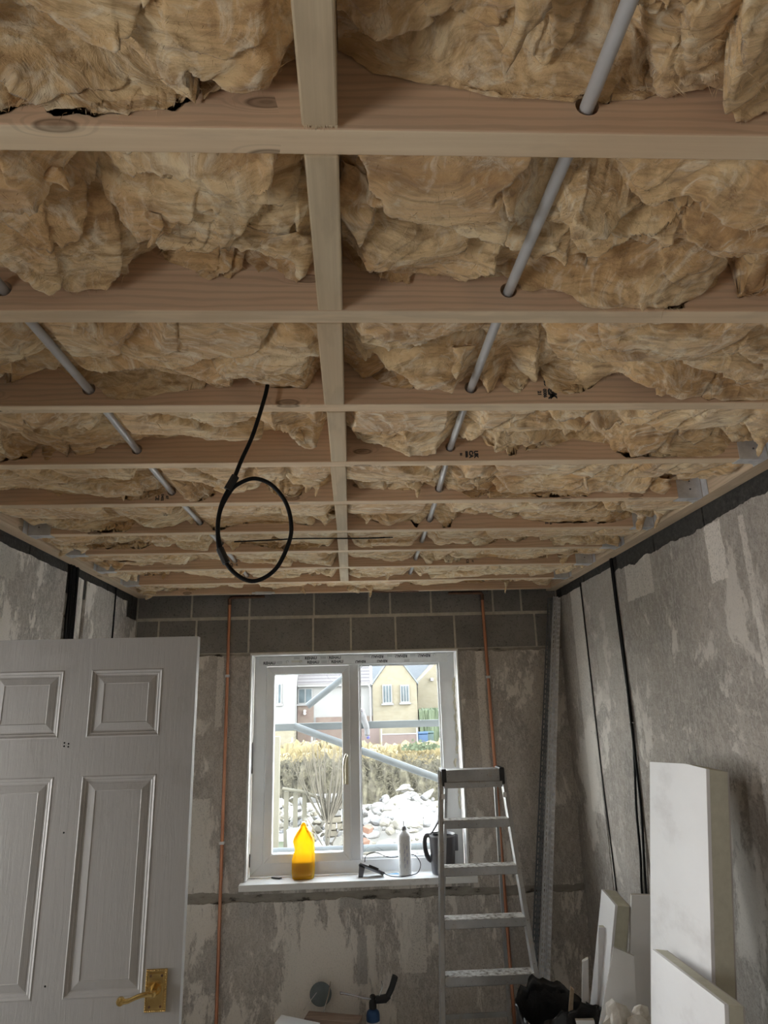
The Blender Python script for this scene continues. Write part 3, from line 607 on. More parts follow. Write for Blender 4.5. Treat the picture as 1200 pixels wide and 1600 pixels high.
T = [((0, 'right'), (.20, .545, .745), (.187, .60, .690), .016), ((1, 'right'), (.035, .80, .745), (.008, .93, .712), .035), ((1, 'right'), (.55, 1.04, .735), (.545, 1.068, .683), .016), ((1, 'right'), (.03, .77, .75), (.07, .80, .70), .02),
     ((1, 'left'), (-.30, .90, .75), (-.315, .925, .705), .012), ((1, 'left'), (-.10, .96, .76), (-.085, 1.0, .70), .035), ((1, 'left'), (-.42, .80, .745), (-.40, .81, .712), .018), ((2, 'right'), (.545, 1.16, .73), (.548, 1.20, .69), .010), ((2, 'right'), (.24, 1.30, .75), (.246, 1.36, .70), .02),
     ((4, 'right'), (.76, 2.05, .735), (.83, 2.2, .685), .009), ((5, 'right'), (.84, 2.42, .735), (.89, 2.53, .692), .011), ((4, 'left'), (-.115, 2.16, .745), (-.125, 2.235, .70), .014), ((3, 'right'), (.63, 1.66, .74), (.62, 1.70, .71), .014), ((3, 'right'), (1.215, 1.80, .74), (1.23, 1.845, .69), .022),
     ((5, 'left'), (-.17, 2.43, .74), (-.12, 2.52, .70), .016), ((6, 'left'), (-1.25, 2.90, .73), (-1.29, 2.97, .665), .04), ((6, 'left'), (-1.19, 2.92, .73), (-1.21, 2.99, .68), .04), ((7, 'left'), (-1.13, 3.30, .73), (-1.15, 3.36, .685), .045), ((7, 'left'), (-1.2, 3.28, .72), (-1.22, 3.33, .675), .035),
     ((9, ''), (-1.24, 4.10, .72), (-1.255, 4.16, .655), .05), ((6, 'right'), (1.19, 2.90, .735), (1.21, 2.96, .668), .04), ((5, 'right'), (1.16, 2.55, .74), (1.19, 2.62, .66), .035), ((6, 'right'), (1.10, 2.93, .735), (1.12, 2.99, .69), .03), ((7, 'right'), (1.08, 3.3, .73), (1.10, 3.37, .68), .04), ((5, 'right'), (1.22, 2.50, .73), (1.235, 2.6, .66), .02),
     ((9, ''), (.10, 4.05, .72), (.11, 4.1, .635), .02), ((9, ''), (.02, 4.06, .72), (.03, 4.13, .665), .04), ((9, ''), (.95, 4.08, .72), (.96, 4.15, .655), .012), ((8, 'right'), (.17, 3.62, .73), (.20, 3.72, .67), .03), ((8, 'right'), (.04, 3.60, .73), (.03, 3.70, .68), .04), ((9, ''), (-.3, 4.1, .72), (-.29, 4.15, .67), .02), ((4, 'right'), (1.08, 2.13, .74), (1.10, 2.2, .69), .05), ((5, 'right'), (.12, 2.48, .74), (.15, 2.55, .69), .02), ((6, 'right'), (.05, 2.85, .73), (.09, 2.95, .68), .03)]
rq = random.Random(77)
for i in range(3, 9):
    for sd in ('left', 'right'):
        for _ in range(3):
            x = (-.06-rq.uniform(.01, .10) if sd == 'left' else -.015+rq.uniform(.01, .12)) if rq.random() < .6 else (rq.uniform(-1.1, -.2) if sd == 'left' else rq.uniform(.1, 1.05))
            y = JY[i-1]+JW+rq.uniform(.10, .28); T.append(((i, sd), (x, y, .745), (x+rq.uniform(-.025, .025), min(y+rq.uniform(.03, .06), JY[i]-.01), rq.uniform(.69, .71)), rq.uniform(.012, .035)))
for k, (key, p, tip, w) in enumerate(T): tuft(batts[key], p, tip, w, 100+k)

# grey conduits threaded through the joists
for k, (xs, lab) in enumerate(zip(PX, ('long grey plastic conduit threaded through the joists, right of the centre blocking', 'long grey plastic conduit threaded through the joists, left of the centre blocking'))):
    pts = [(xs[0]+(.004 if k == 0 else -.002), .30, PZ+.002)] + [(x, y+JW/2, PZ-.001) for x, y in zip(xs, JY)][:9] + [(xs[9], JY[8]+.2, PZ-.002)]
    q = []
    for a, c in zip(pts[:-1], pts[1:]):
        for t in range(5): q.append(tuple(a[j]+(c[j]-a[j])*t/5 for j in range(3)))
    q.append(pts[-1]); tag(MB().tube(q, .0095, 16).build('conduit_pipe', M['conduit'], smooth=True), lab, 'pipe', 'grey conduits')

# hanging black loop of cable
import itertools
def spline(pts, n=8):
    pts = [Vector(p) for p in pts]; out = []
    for i in range(len(pts)-1):
        p0 = pts[max(i-1, 0)]; p1 = pts[i]; p2 = pts[i+1]; p3 = pts[min(i+2, len(pts)-1)]
        for k in range(n):
            t = k/n; out.append(.5*((2*p1)+(p2-p0)*t+(2*p0-5*p1+4*p2-p3)*t*t+(3*p1-p0-3*p2+p3)*t**3))
    out.append(pts[-1]); return out
e = empty('cable_loop', (-.2, 1.44, .693))
c1 = [(-.190, 1.445, .74), (-.197, 1.44, .693), (-.221, 1.437, .6), (-.244, 1.435, .539), (-.261, 1.434, .49), (-.284, 1.433, .434), (-.290, 1.433, .375), (-.275, 1.434, .315), (-.247, 1.435, .278), (-.208, 1.437, .263), (-.165, 1.44, .288), (-.138, 1.444, .344), (-.132, 1.446, .387), (-.144, 1.446, .439), (-.176, 1.444, .481), (-.214, 1.440, .496), (-.247, 1.437, .484), (-.268, 1.434, .462), (-.288, 1.431, .41), (-.286, 1.431, .34), (-.272, 1.432, .308)]
lo = MB().tube(spline(c1), .0047, 10).build('cable', M['black'], smooth=True)
tp = MB().tube([(-.256, 1.434, .500), (-.272, 1.433, .468)], .0095, 8).build('tape_wrap', M['blackm']); tp2 = MB().tube([(-.284, 1.432, .335), (-.268, 1.433, .302)], .0085, 8).build('tape_wrap', M['blackm'])
under(e, lo, tp, tp2); tag(e, 'black cable hanging from the ceiling wool, coiled into one large loop', 'cable')
tag(MB().tube(spline([(-.50, 2.83, .690), (-.30, 2.80, .689), (-.22, 2.79, .690), (.05, 2.80, .6895), (.18, 2.83, .70)]), .003, 8).build('thin_cable', M['black'], smooth=True), 'thin black cable lying across the ceiling behind the hanging loop', 'cable')

# copper pipes on the window wall
def pipe(label, xt, xb_, side):
    e = empty('copper_pipe', (xb_, 4.31, ZF)); y = 4.315
    p = [(xb_, y, ZF+.02), (xb_+(xt-xb_)*.5, y, -.5), (xt, y, .60), (xt, y, .668), (xt, y-.004, .680)]
    a = MB().tube(p, .0098, 14).build('pipe', M['copper'], smooth=True)
    b_ = MB().tube([(xt, y, .640), (xt, y-.002, .672), (xt+side*.008, y-.006, .684), (xt+side*.03, y-.008, .686), (xt+side*.22, y-.01, .687)], [.0108, .0108, .0108, .0105, .0088], 14).build('elbow', M['oldcopper'], smooth=True)
    cl = []
    for z in (.20 if side > 0 else .155, -.74 if side > 0 else -.40):
        x = xb_+(xt-xb_)*(z+1.75)/2.4; cl.append(MB().box(x-.014, x+.014, y-.014, y+.019, z-.008, z+.008).build('pipe_clip', M['wbottle'], bevel=.003))
    under(e, a, b_, *cl); return tag(e, label, 'pipe', 'copper pipes on the window wall')
pipe('copper pipe running down the wall left of the window', -.777, -.765, 1)
pipe('copper pipe running down the wall right of the window, behind the ladder', .842, .866, -1)
o = MB().box(-.60, -.50, 4.18, 4.2, .683, .70).box(-.62, -.60, 4.183, 4.197, .686, .697).box(-.5, -.48, 4.183, 4.197, .686, .697).build('junction_box', M['wbottle'], bevel=.002); tag(o, 'small white cable connector under the last joist, by the left copper pipe', 'connector')
tag(MB().tube(spline([(.12, 4.2, .688), (.25, 4.2, .684), (.36, 4.2, .686), (.42, 4.2, .684)]), .004, 8).build('thin_cable', M['oldcopper'], smooth=True), 'short brown cable under the last joist above the window', 'cable')

# ------------------------------------------------------------------ cables on side walls
for k, y in enumerate((3.262, 3.285, 3.308, 3.331, 3.352)):
    pts = [(XL+.006+.004*(k % 2), y, .70)] + [(XL+.005+.004*R(), y+U(-.005, .005)+.012*(1-t), .70-t*2.4) for t in (.05, .1, .16, .25, .5, 1)]
    tag(MB().tube(spline(pts, 5), .0065, 8).build('wall_cable', M['black'], smooth=True), ('leftmost', 'second from left', 'middle', 'second from right', 'rightmost')[k] + ' black cable of the bundle in the left wall chase above the door', 'cable', 'black cables in the left wall chase')
tag(MB().tube([(XL+.002, 3.921, .70), (XL+.002, 3.925, .4), (XL+.002, 3.93, -1.7)], .005, 8).build('wall_cable', M['black'], smooth=True), 'single thin black cable running down the left wall near the far corner', 'cable')
cabA = [(1.328, 3.337, .705), (1.328, 3.335, .5), (1.329, 3.33, .2), (1.329, 3.32, -.11), (1.328, 3.345, -.3), (1.322, 3.372, -.5), (1.326, 3.40, -.7), (1.328, 3.44, -.87), (1.329, 3.47, -1.2), (1.329, 3.47, -1.74)]
cabB = [(1.328, 3.322, .705), (1.328, 3.320, .5), (1.329, 3.315, .2), (1.322, 3.31, -.11), (1.326, 3.32, -.3), (1.328, 3.33, -.5), (1.326, 3.36, -.7), (1.328, 3.39, -.87), (1.329, 3.42, -1.2), (1.329, 3.42, -1.74)]
tag(MB().tube(spline(cabA), .0058, 8).build('wall_cable', M['black'], smooth=True), 'black cable on the right wall, bowing towards the window corner of the pair', 'cable', 'pair of black cables on the right wall')
tag(MB().tube(spline(cabB), .0058, 8).build('wall_cable', M['black'], smooth=True), 'black cable on the right wall, straighter one nearer the camera of the pair', 'cable', 'pair of black cables on the right wall')
o = MB().tube([(1.332, 3.30, -.11), (1.318, 3.315, -.108), (1.332, 3.335, -.11)], .003, 8).build('cable_clip', M['galv']); tag(o, 'small metal cable clip holding the black cable pair on the right wall', 'clip')
o = MB().tube(spline([(1.331, 3.838, .66), (1.331, 3.83, .2), (1.331, 3.82, -.4), (1.331, 3.79, -.93), (1.331, 3.79, -1.74)]), .0035, 6).build('wall_cable', M['blackm']); tag(o, 'thin dark cable in the narrow groove of the right wall, left of the cable pair', 'cable')

# ------------------------------------------------------------------ the window
fy0, fy1 = 4.45, 4.52
w = struct(empty('window_1', (0, 4.48, -.95)))
def rect_frame(x0, x1, z0, z1, t, y0, y1, tt=None, lip=0):
    tt = tt or (t, t, t, t)                       # left,right,bottom,top
    b = MB(); outer = [(x0, z0), (x1, z0), (x1, z1), (x0, z1)]; inner = [(x0+tt[0], z0+tt[2]), (x1-tt[1], z0+tt[2]), (x1-tt[1], z1-tt[3]), (x0+tt[0], z1-tt[3])]
    for i in range(4):
        j = (i+1) % 4
        q = [outer[i], outer[j], inner[j], inner[i]]
        vs = [(p[0], y0+(lip if k > 1 else 0), p[1]) for k, p in enumerate(q)] + [(p[0], y1, p[1]) for p in q]
        b.add(vs, [(0, 1, 2, 3), (7, 6, 5, 4), (0, 4, 5, 1), (1, 5, 6, 2), (2, 6, 7, 3), (3, 7, 4, 0)])
    return b
ZB = -.955
fr = rect_frame(-.628, .656, ZB, .322, .07, fy0, fy1, (.078, .10, .072, .062)).build('window_frame', M['upvc'], bevel=.003)
mu = MB().box(-.028, .036, fy0, fy1, ZB+.07, .262).build('mullion', M['upvc'], bevel=.004)
sh = rect_frame(-.548, -.022, -.886, .256, .05, fy0-.012, fy1-.02, lip=.008).build('opening_sash', M['upvc'], bevel=.004)
bd = rect_frame(.034, .558, -.886, .262, .012, fy0+.012, fy1-.02).build('glazing_bead', M['upvc'], bevel=.002)
s1 = rect_frame(-.501, -.069, -.839, .209, .005, fy0+.002, fy0+.01).build('gasket', M['upvcseal']); s2 = rect_frame(.045, .547, -.875, .251, .004, fy0+.016, fy0+.022).build('gasket', M['upvcseal'])
g1 = MB().box(-.497, -.073, fy0+.022, fy0+.026, -.835, .205).build('glass_pane', M['glass']); g2 = MB().box(.046, .546, fy0+.024, fy0+.028, -.874, .25).build('glass_pane', M['glass'])
under(w, fr, mu, sh, bd, s1, s2, g1, g2)
# handle
h = MB().box(-.058, -.036, fy0-.020, fy0-.010, -.46, -.29).build('window_handle', M['gold'], bevel=.003)
h2 = MB().tube(spline([(-.047, fy0-.018, -.285), (-.047, fy0-.050, -.287), (-.056, fy0-.058, -.31), (-.062, fy0-.056, -.36), (-.061, fy0-.055, -.45)]), [.007]*9+[.0085]*24, 12).build('lever', M['gold'], smooth=True)
under(w, h); h2.parent = h
# printed film on the head of the frame
film = MB().box(-.60, .615, fy0-.0012, fy0-.0004, .264, .318).build('protective_film', M['film']); under(w, film)
def frow(x, z, s, size, flip=False, m='ink'):
    rot = (Matrix.Rotation(PI if flip else 0, 3, 'Y') @ Matrix.Rotation(PI/2, 3, 'X')).to_euler()
    o = text(s, size, M[m], 'film_print', (x, fy0-.0016, z), rot, None, depth=.0002, bold=.0009); under(film, o); o.matrix_parent_inverse = Matrix()
for x in (-.27, -.115): frow(x, .305, 'REHAU', .024)
for x in (-.535, -.255, -.10): frow(x, .279, 'REHAU', .024)
for x in (.16, .315, .465): frow(x, .306, 'REHAU', .024, True)
for x in (.05, .19): frow(x, .277, 'REHAU', .021, True)
for x, z in ((-.19, .307), (-.47, .283), (-.185, .281), (.09, .310), (.39, .309), (.24, .31), (-.36, .307), (.35, .276)):
    for k in (0, 1, 2):
        o = MB().box(x-.018, x+.018, fy0-.0018, fy0-.0014, z-.006+.005*k, z-.0045+.005*k).build('film_print', M['inkg']); under(film, o); o.matrix_parent_inverse = Matrix()
for x, z in ((-.42, .285), (-.335, .284), (-.155, .308), (-.15, .284), (.115, .309), (.275, .309), (.425, .309), (.53, .308)):
    o = MB().tube([(x+.008*math.cos(a), fy0-.0016, z+.008*math.sin(a)) for a in [k*.55 for k in range(9)]], .0009, 5).build('film_print', M['inkg']); under(film, o); o.matrix_parent_inverse = Matrix()
o = MB().box(-.395, -.325, fy0-.002, fy0-.0014, .280, .294).build('tape_label', M['tape']); under(film, o); o.matrix_parent_inverse = Matrix()
# white reveals, sill board, foam
struct(MB().box(-.641, -.629, 4.336, 4.452, -.955, .322).build('trim_2', M['wplaster'], bevel=.003)); struct(MB().box(.657, .669, 4.336, 4.452, -.955, .322).build('trim_3', M['wplaster'], bevel=.003))
struct(MB().box(-.64, .668, 4.336, 4.62, .3225, .336).build('trim_4', M['wplaster']))
sill = struct(MB().box(-.663, .704, 4.276, 4.452, -.992, -.957).build('trim_5', M['sill'], bevel=.004))
struct(MB().box(-.66, .70, 4.52, 4.68, -1.0, -.965).build('trim_6', M['upvc'], bevel=.004))
fm = MB(); pts = [(.648+U(-.004, .004), 4.447, z) for z in np.linspace(.16, -.30, 40)]
fm.tube(pts, [U(.003, .010) for _ in pts], 8); p2 = [(.645+U(-.003, .003), 4.447, z) for z in np.linspace(-.62, -.45, 14)]; fm.tube(p2, [U(.003, .009) for _ in p2], 8)
p3 = [(.638, 4.446, -.33), (.628, 4.445, -.35), (.632, 4.445, -.38)]; fm.tube(p3, [.006, .009, .004], 8)
tag(fm.build('expanding_foam', M['foam'], smooth='all'), 'cream expanding foam squeezed out along the right edge of the window frame', 'foam')
gp = MB().box(-.631, -.626, 4.440, 4.449, -.36, -.20).box(-.632, -.624, 4.438, 4.449, -.38, -.35).box(-.631, -.625, 4.438, 4.449, -.9, -.83).build('shaded_gap_strip', M['blackm']); tag(gp, 'dark ragged strip drawn as the shaded gap between left reveal and window frame', 'gap strip')  # dark strip painting in the shaded gap left of the frame

# things on the sill (top at z=-.957)
SZ = -.9565
def rrect(cx, cy, z, a, bq, r=.35, n=28, shift=0):
    out = []
    for k in range(n):
        t = 2*PI*k/n; c, s = math.cos(t), math.sin(t); q = (abs(c)**4+abs(s)**4)**-.25; out.append((cx+shift+a*c*q, cy+bq*s*q, z))
    return out
e = empty('plastic_bottle', (-.305, 4.385, SZ)); lv = [(0, .054, .036), (.004, .062, .044), (.03, .066, .047), (.10, .0665, .047), (.155, .066, .047), (.192, .065, .046), (.203, .063, .043), (.222, .056, .036), (.245, .042, .028), (.262, .029, .019), (.274, .018, .014), (.286, .013, .013)]
vs = []; fs = []; n = 28
for z, a, bq in lv: vs += rrect(-.305+(0 if z > .2 else 0), 4.385, SZ+z, a, bq, n=n)
# pinch on the left (finger grip)
vs = [(x+(.020*math.exp(-((z-SZ-.165)/.022)**2) if x < -.33 else 0), y, z) for x, y, z in vs]
for i in range(len(lv)-1):
    for k in range(n): a = i*n+k; b_ = i*n+(k+1) % n; fs.append((a, b_, b_+n, a+n))
fs += [tuple(reversed(range(n))), tuple(range((len(lv)-1)*n, len(lv)*n))]
bo = MB().add(vs, fs).build('bottle_body', M['yellow'], smooth='all', bevel=0)
lq = MB(); vs = []; fs = []
for z, a, bq in [(.004, .055, .038), (.03, .061, .042), (.095, .0615, .042)]: vs += rrect(-.305, 4.385, SZ+z, a, bq, n=n)
for i in range(2):
    for k in range(n): a = i*n+k; b_ = i*n+(k+1) % n; fs.append((a, b_, b_+n, a+n))
fs += [tuple(reversed(range(n))), tuple(range(2*n, 3*n))]
li = lq.add(vs, fs).build('liquid', M['liquid'], smooth=True)
hd = MB().tube(spline([(-.362, 4.375, SZ+.196), (-.345, 4.37, SZ+.222), (-.325, 4.367, SZ+.255), (-.312, 4.366, SZ+.290), (-.300, 4.366, SZ+.296), (-.288, 4.367, SZ+.270), (-.272, 4.37, SZ+.235), (-.248, 4.375, SZ+.202)]), .0062, 10).build('handle', M['yellow'], smooth=True)
cp = MB().lathe([(.013, 0), (.0135, .012), (.010, .018), (.0, .0185)][:3], (-.305, 4.385, SZ+.284), 20).build('cap', M['wbottle'], smooth=True)
under(e, bo, li, hd, cp); tag(e, 'yellow translucent plastic bottle, half full, on the left of the window sill', 'bottle')
T1 = Matrix.Translation((-.462, 4.40, SZ+.0045)) @ Matrix.Rotation(-.55, 4, 'Z')
e = empty('gadget', (-.462, 4.40, SZ)); a = MB().box(-.032, .032, -.010, .010, -.0035, .003, T1).build('case', M['blackm'], bevel=.002); b_ = MB().box(-.026, .024, -.007, .007, .003, .0037, T1).build('face_plate', M['bgrey']); under(e, a, b_)
tag(e, 'small flat black and grey gadget lying on the sill left of the yellow bottle', 'gadget')
# stand with cable
e = empty('tablet_stand', (.09, 4.37, SZ)); T2 = Matrix.Translation((.10, 4.365, SZ+.038)) @ Matrix.Rotation(.38, 4, 'Y') @ Matrix.Rotation(-.35, 4, 'X')
a = MB().box(-.082, .072, -.032, .032, -.006, .004, T2).build('plate', M['kettle'], bevel=.003)
b_ = MB().box(-.070, -.01, -.022, .022, .004, .006, T2).box(.0, .055, -.024, .020, .004, .006, T2).build('pale_insert', M['wbottle'], bevel=.001)
c_ = MB().prism([(.022, 4.345, SZ+.060), (.055, 4.345, SZ+.050), (.042, 4.345, SZ+.0), (.016, 4.345, SZ+.0)], (0, .035, 0)).build('foot', M['kettle'], bevel=.003)
d_ = MB().box(-.03, .03, -.037, -.032, -.004, .010, T2).build('front_lip', M['blackm']); under(e, a, b_, c_, d_); tag(e, 'low dark grey folding stand lying open on the sill beside the coiled lead', 'stand')
cb = [(.055, 4.372, SZ+.075), (.062, 4.38, SZ+.105), (.095, 4.385, SZ+.122), (.135, 4.39, SZ+.118), (.18, 4.40, SZ+.096), (.23, 4.41, SZ+.088), (.29, 4.41, SZ+.096), (.345, 4.40, SZ+.10), (.375, 4.39, SZ+.075), (.383, 4.375, SZ+.045), (.36, 4.35, SZ+.012), (.30, 4.325, SZ+.004), (.24, 4.315, SZ+.004), (.19, 4.325, SZ+.01), (.15, 4.34, SZ+.03), (.11, 4.345, SZ+.05)]
tag(MB().tube(spline(cb), .0024, 8).build('lead', M['black'], smooth=True), 'thin black lead curling round the white bottle on the window sill', 'cable')
# white bottle
cx, cy = .292, 4.375; e = empty('white_bottle', (cx, cy, SZ))
a = MB().lathe([(.030, 0), (.0375, .004), (.038, .02), (.038, .205), (.036, .214), (.028, .226), (.016, .238), (.014, .240)], (cx, cy, SZ), 36).build('bottle_body', M['wbottle'], smooth=True)
b_ = MB().lathe([(.0145, .238), (.0165, .242), (.0165, .250), (.013, .258), (.010, .262)], (cx, cy, SZ), 24).build('cap', M['bgrey'], smooth=True)
c_ = MB().tube([(cx, cy, SZ+.258), (cx-.001, cy, SZ+.285), (cx-.005, cy, SZ+.296)], [.003, .002, .001], 8).build('nozzle', M['blackm'])
prt = [a, b_, c_]
def wrap(pts, m):                                  # pts: (angle offset metres, height) printed on the curved body
    vs = []; n = 6; R_ = .0384
    (s0, z0), (s1, z1), (s2, z2), (s3, z3) = pts
    for i in range(n+1):
        t = i/n
        for sa, za in ((s0+(s1-s0)*t, z0+(z1-z0)*t), (s3+(s2-s3)*t, z3+(z2-z3)*t)):
            an = sa/R_ - PI/2; vs.append((cx+R_*math.cos(an), cy+R_*math.sin(an), SZ+za))
    return MB().add(vs, [(2*i, 2*i+1, 2*i+3, 2*i+2) for i in range(n)]).build('label_print', M[m], fix=False)
for k, z in enumerate((.04, .078, .118)):
    prt.append(wrap([(-.036, z), (-.036, z+.020), (-.006, z+.052), (-.006, z+.028)], 'blue')); prt.append(wrap([(-.004, z), (-.004, z+.022), (.013, z+.045), (.013, z+.025)], 'blue2'))
for s0, s1, z in ((-.02, .008, .188), (-.03, -.006, .170), (-.03, .004, .163), (.006, .026, .03)): prt.append(wrap([(s0, z), (s0, z+.003), (s1, z+.003), (s1, z)], 'inkg'))
under(e, *prt); tag(e, 'white squeezy bottle with blue diagonal stripes and nozzle on the window sill', 'bottle')
tag(MB().add([(.185, 4.40, SZ+.001), (.25, 4.385, SZ+.001), (.262, 4.40, SZ+.001), (.24, 4.415, SZ+.003)], [(0, 1, 2, 3)]).prism([(.185, 4.40, SZ+.0005), (.25, 4.385, SZ+.0005), (.262, 4.40, SZ+.0005), (.24, 4.415, SZ+.0005)], (0, 0, .001)).build('paper_scrap', pm('blue_scrap', (.25, .5, .75))), 'little blue scrap lying on the sill left of the white bottle', 'scrap')
# kettle
cx, cy = .517, 4.375; e = empty('kettle', (cx, cy, SZ))
a = MB().lathe([(.058, 0), (.066, .003), (.068, .015), (.074, .12), (.078, .205), (.079, .212), (.076, .212), (.072, .2), (.066, .06), (.0, .058)][:9], (cx, cy, SZ), 40).build('body', M['kettle'], smooth=True)
ri = MB().lathe([(.072, .2), (.076, .2135), (.079, .214), (.0795, .209), (.0775, .200)], (cx, cy, SZ), 40).build('rim', M['kettlei'], smooth=True)
hnd = MB().tube(spline([(cx-.068, cy, SZ+.203), (cx-.090, cy, SZ+.206), (cx-.102, cy, SZ+.188), (cx-.104, cy, SZ+.15), (cx-.098, cy, SZ+.115), (cx-.086, cy, SZ+.085), (cx-.068, cy, SZ+.07)]), .011, 12, flat=1.5).build('handle', M['kettle'], smooth=True)
sp = MB().prism([(cx+.070, cy-.018, SZ+.21), (cx+.070, cy+.018, SZ+.21), (cx+.098, cy, SZ+.206)], (-.002, 0, -.09)).build('spout', M['kettle'], bevel=.004)
TL = Matrix.Translation((cx-.072, cy, SZ+.214)) @ Matrix.Rotation(-1.0, 4, 'Y') @ Matrix.Translation((.068, 0, 0))
ld = MB().lathe([(.05, -.006), (.066, -.004), (.068, .004), (.06, .009), (.02, .010)], (0, 0, 0), 32, T=TL).build('lid', M['kettle'], smooth=True)
wi = MB().box(cx-.1, cx-.099, cy-.0, cy+.001, SZ+.1, SZ+.101).build('water_window', M['kettlei'])
under(e, a, ri, hnd, sp, ld); bpy.data.objects.remove(wi); tag(e, 'dark grey plastic kettle with its lid flipped open, on the sill behind the ladder', 'kettle')

# ------------------------------------------------------------------ the door
D0, D1, DYf, DT, DZ0, DZ1 = -1.277, -.515, 2.30, .035, -1.742, .238
dr = struct(empty('door_1', (D0, DYf, DZ0)))
cols = [(D0+.107, D0+.338), (D1-.338, D1-.107)]; rows = [(-1.53, -.985), (-.794, -.188), (-.074, .137)]
def door_leaf():
    b = MB(); xs = sorted({D0, D1, *[v for c in cols for v in c]}); zs = sorted({DZ0, DZ1, *[v for r in rows for v in r]})
    for s, yf in ((-1, DYf), (1, DYf+DT)):
        for x0, x1 in zip(xs[:-1], xs[1:]):
            for z0, z1 in zip(zs[:-1], zs[1:]):
                if (x0, x1) in cols and (z0, z1) in rows:
                    lp = [(0, 0), (.004, -.0015), (.010, .002), (.014, .0022), (.018, .005), (.022, .005), (.024, .0042), (.044, .0005), (.046, .0018), (.048, .0018)]
                    prev = None
                    for off, dp in lp:
                        cur = [(x0+off, yf-s*dp, z0+off), (x1-off, yf-s*dp, z0+off), (x1-off, yf-s*dp, z1-off), (x0+off, yf-s*dp, z1-off)]
                        if prev:
                            for k in range(4): j = (k+1) % 4; b.add([prev[k], prev[j], cur[j], cur[k]], [(0, 1, 2, 3)])
                        prev = cur
                    b.add(prev, [(0, 1, 2, 3)])
                else: b.add([(x0, yf, z0), (x1, yf, z0), (x1, yf, z1), (x0, yf, z1)], [(0, 1, 2, 3)])
    y0, y1 = DYf, DYf+DT
    b.add([(D0, y0, DZ0), (D0, y1, DZ0), (D0, y1, DZ1), (D0, y0, DZ1)], [(0, 1, 2, 3)]); b.add([(D1, y0, DZ0), (D1, y1, DZ0), (D1, y1, DZ1), (D1, y0, DZ1)], [(0, 1, 2, 3)])
    b.add([(D0, y0, DZ1), (D1, y0, DZ1), (D1, y1, DZ1), (D0, y1, DZ1)], [(0, 1, 2, 3)]); b.add([(D0, y0, DZ0), (D1, y0, DZ0), (D1, y1, DZ0), (D0, y1, DZ0)], [(0, 1, 2, 3)])
    me = b.build('door_leaf', M['door'], fix=False)
    bm = bmesh.new(); bm.from_mesh(me.data); bmesh.ops.remove_doubles(bm, verts=bm.verts, dist=.0002); bmesh.ops.recalc_face_normals(bm, faces=bm.faces); bm.to_mesh(me.data); bm.free(); return me
lf = door_leaf(); under(dr, lf)
hx, hz = -.585, -.780
pl = MB().box(hx-.031, hx+.031, DYf-.004, DYf-.0005, hz-.055, hz+.055).build('handle_plate', M['brass'], bevel=.0015)
pl2 = MB().box(hx-.022, hx+.022, DYf-.0065, DYf-.004, hz-.045, hz+.045).build('raised_field', M['brass'], bevel=.0015)
bd_ = MB()
for k in range(17):
    z = hz-.052+k*.0065
    for x in (hx-.0275, hx+.0275): bd_.lathe([(.0002, -.0022), (.0016, -.0012), (.0022, 0), (.0016, .0012), (.0002, .0022)], (x, DYf-.0045, z), 8)
for k in range(9):
    x = hx-.024+k*.006
    for z in (hz-.0515, hz+.0515): bd_.lathe([(.0002, -.0022), (.0016, -.0012), (.0022, 0), (.0016, .0012), (.0002, .0022)], (x, DYf-.0045, z), 8)
bdo = bd_.build('beaded_edge', M['brass'], smooth='all')
TX = Matrix.Rotation(PI/2, 4, 'X')
bs = MB().lathe([(.016, 0), (.0155, .004), (.011, .010), (.0095, .030), (.010, .036), (.006, .040)], (hx, DYf-.006, hz+.004), 24, T=TX).build('rose', M['brass'], smooth=True)
lvp = spline([(hx, DYf-.040, hz+.004), (hx-.018, DYf-.043, hz+.005), (hx-.04, DYf-.043, hz-.0), (hx-.065, DYf-.042, hz-.009), (hx-.083, DYf-.041, hz-.012)])
lev = MB().tube(lvp, [.0075]*6+[.0065]*12+[.0062]*6+[.0068]*(len(lvp)-24), 14).lathe([(.004, -.008), (.0105, -.006), (.0125, 0), (.0105, .006), (.004, .008)], (hx-.088, DYf-.041, hz-.010), 16, T=TX).build('door_lever', M['brass'], smooth=True)
sc = MB()
for x, z in ((-.016, .038), (.016, .038), (-.016, -.04), (.016, -.04)): sc.lathe([(.0035, 0), (.003, .0012)], (hx+x, DYf-.0066, hz+z), 10, T=TX)
sco = sc.build('screws', M['oldcopper']); under(dr, pl)
for q in (pl2, bdo, bs, lev, sco): q.parent = pl
for x, z in ((-.918, -.088), (-.918, -.098), (-.905, -.091), (-.905, -.100), (-.893, -.35), (-.904, -.758), (-.545, -.89)):
    o = MB().lathe([(.0028, 0), (.0024, .0006)], (x, DYf-.0002, z), 10, T=TX).build('screw_hole', M['dark']); under(dr, o)
for z in (-1.5, -.75, .0):
    o = MB().tube([(D0-.003, DYf+DT+.004, z-.04), (D0-.003, DYf+DT+.004, z+.04)], .005, 10).build('hinge', M['chrome']); under(dr, o)

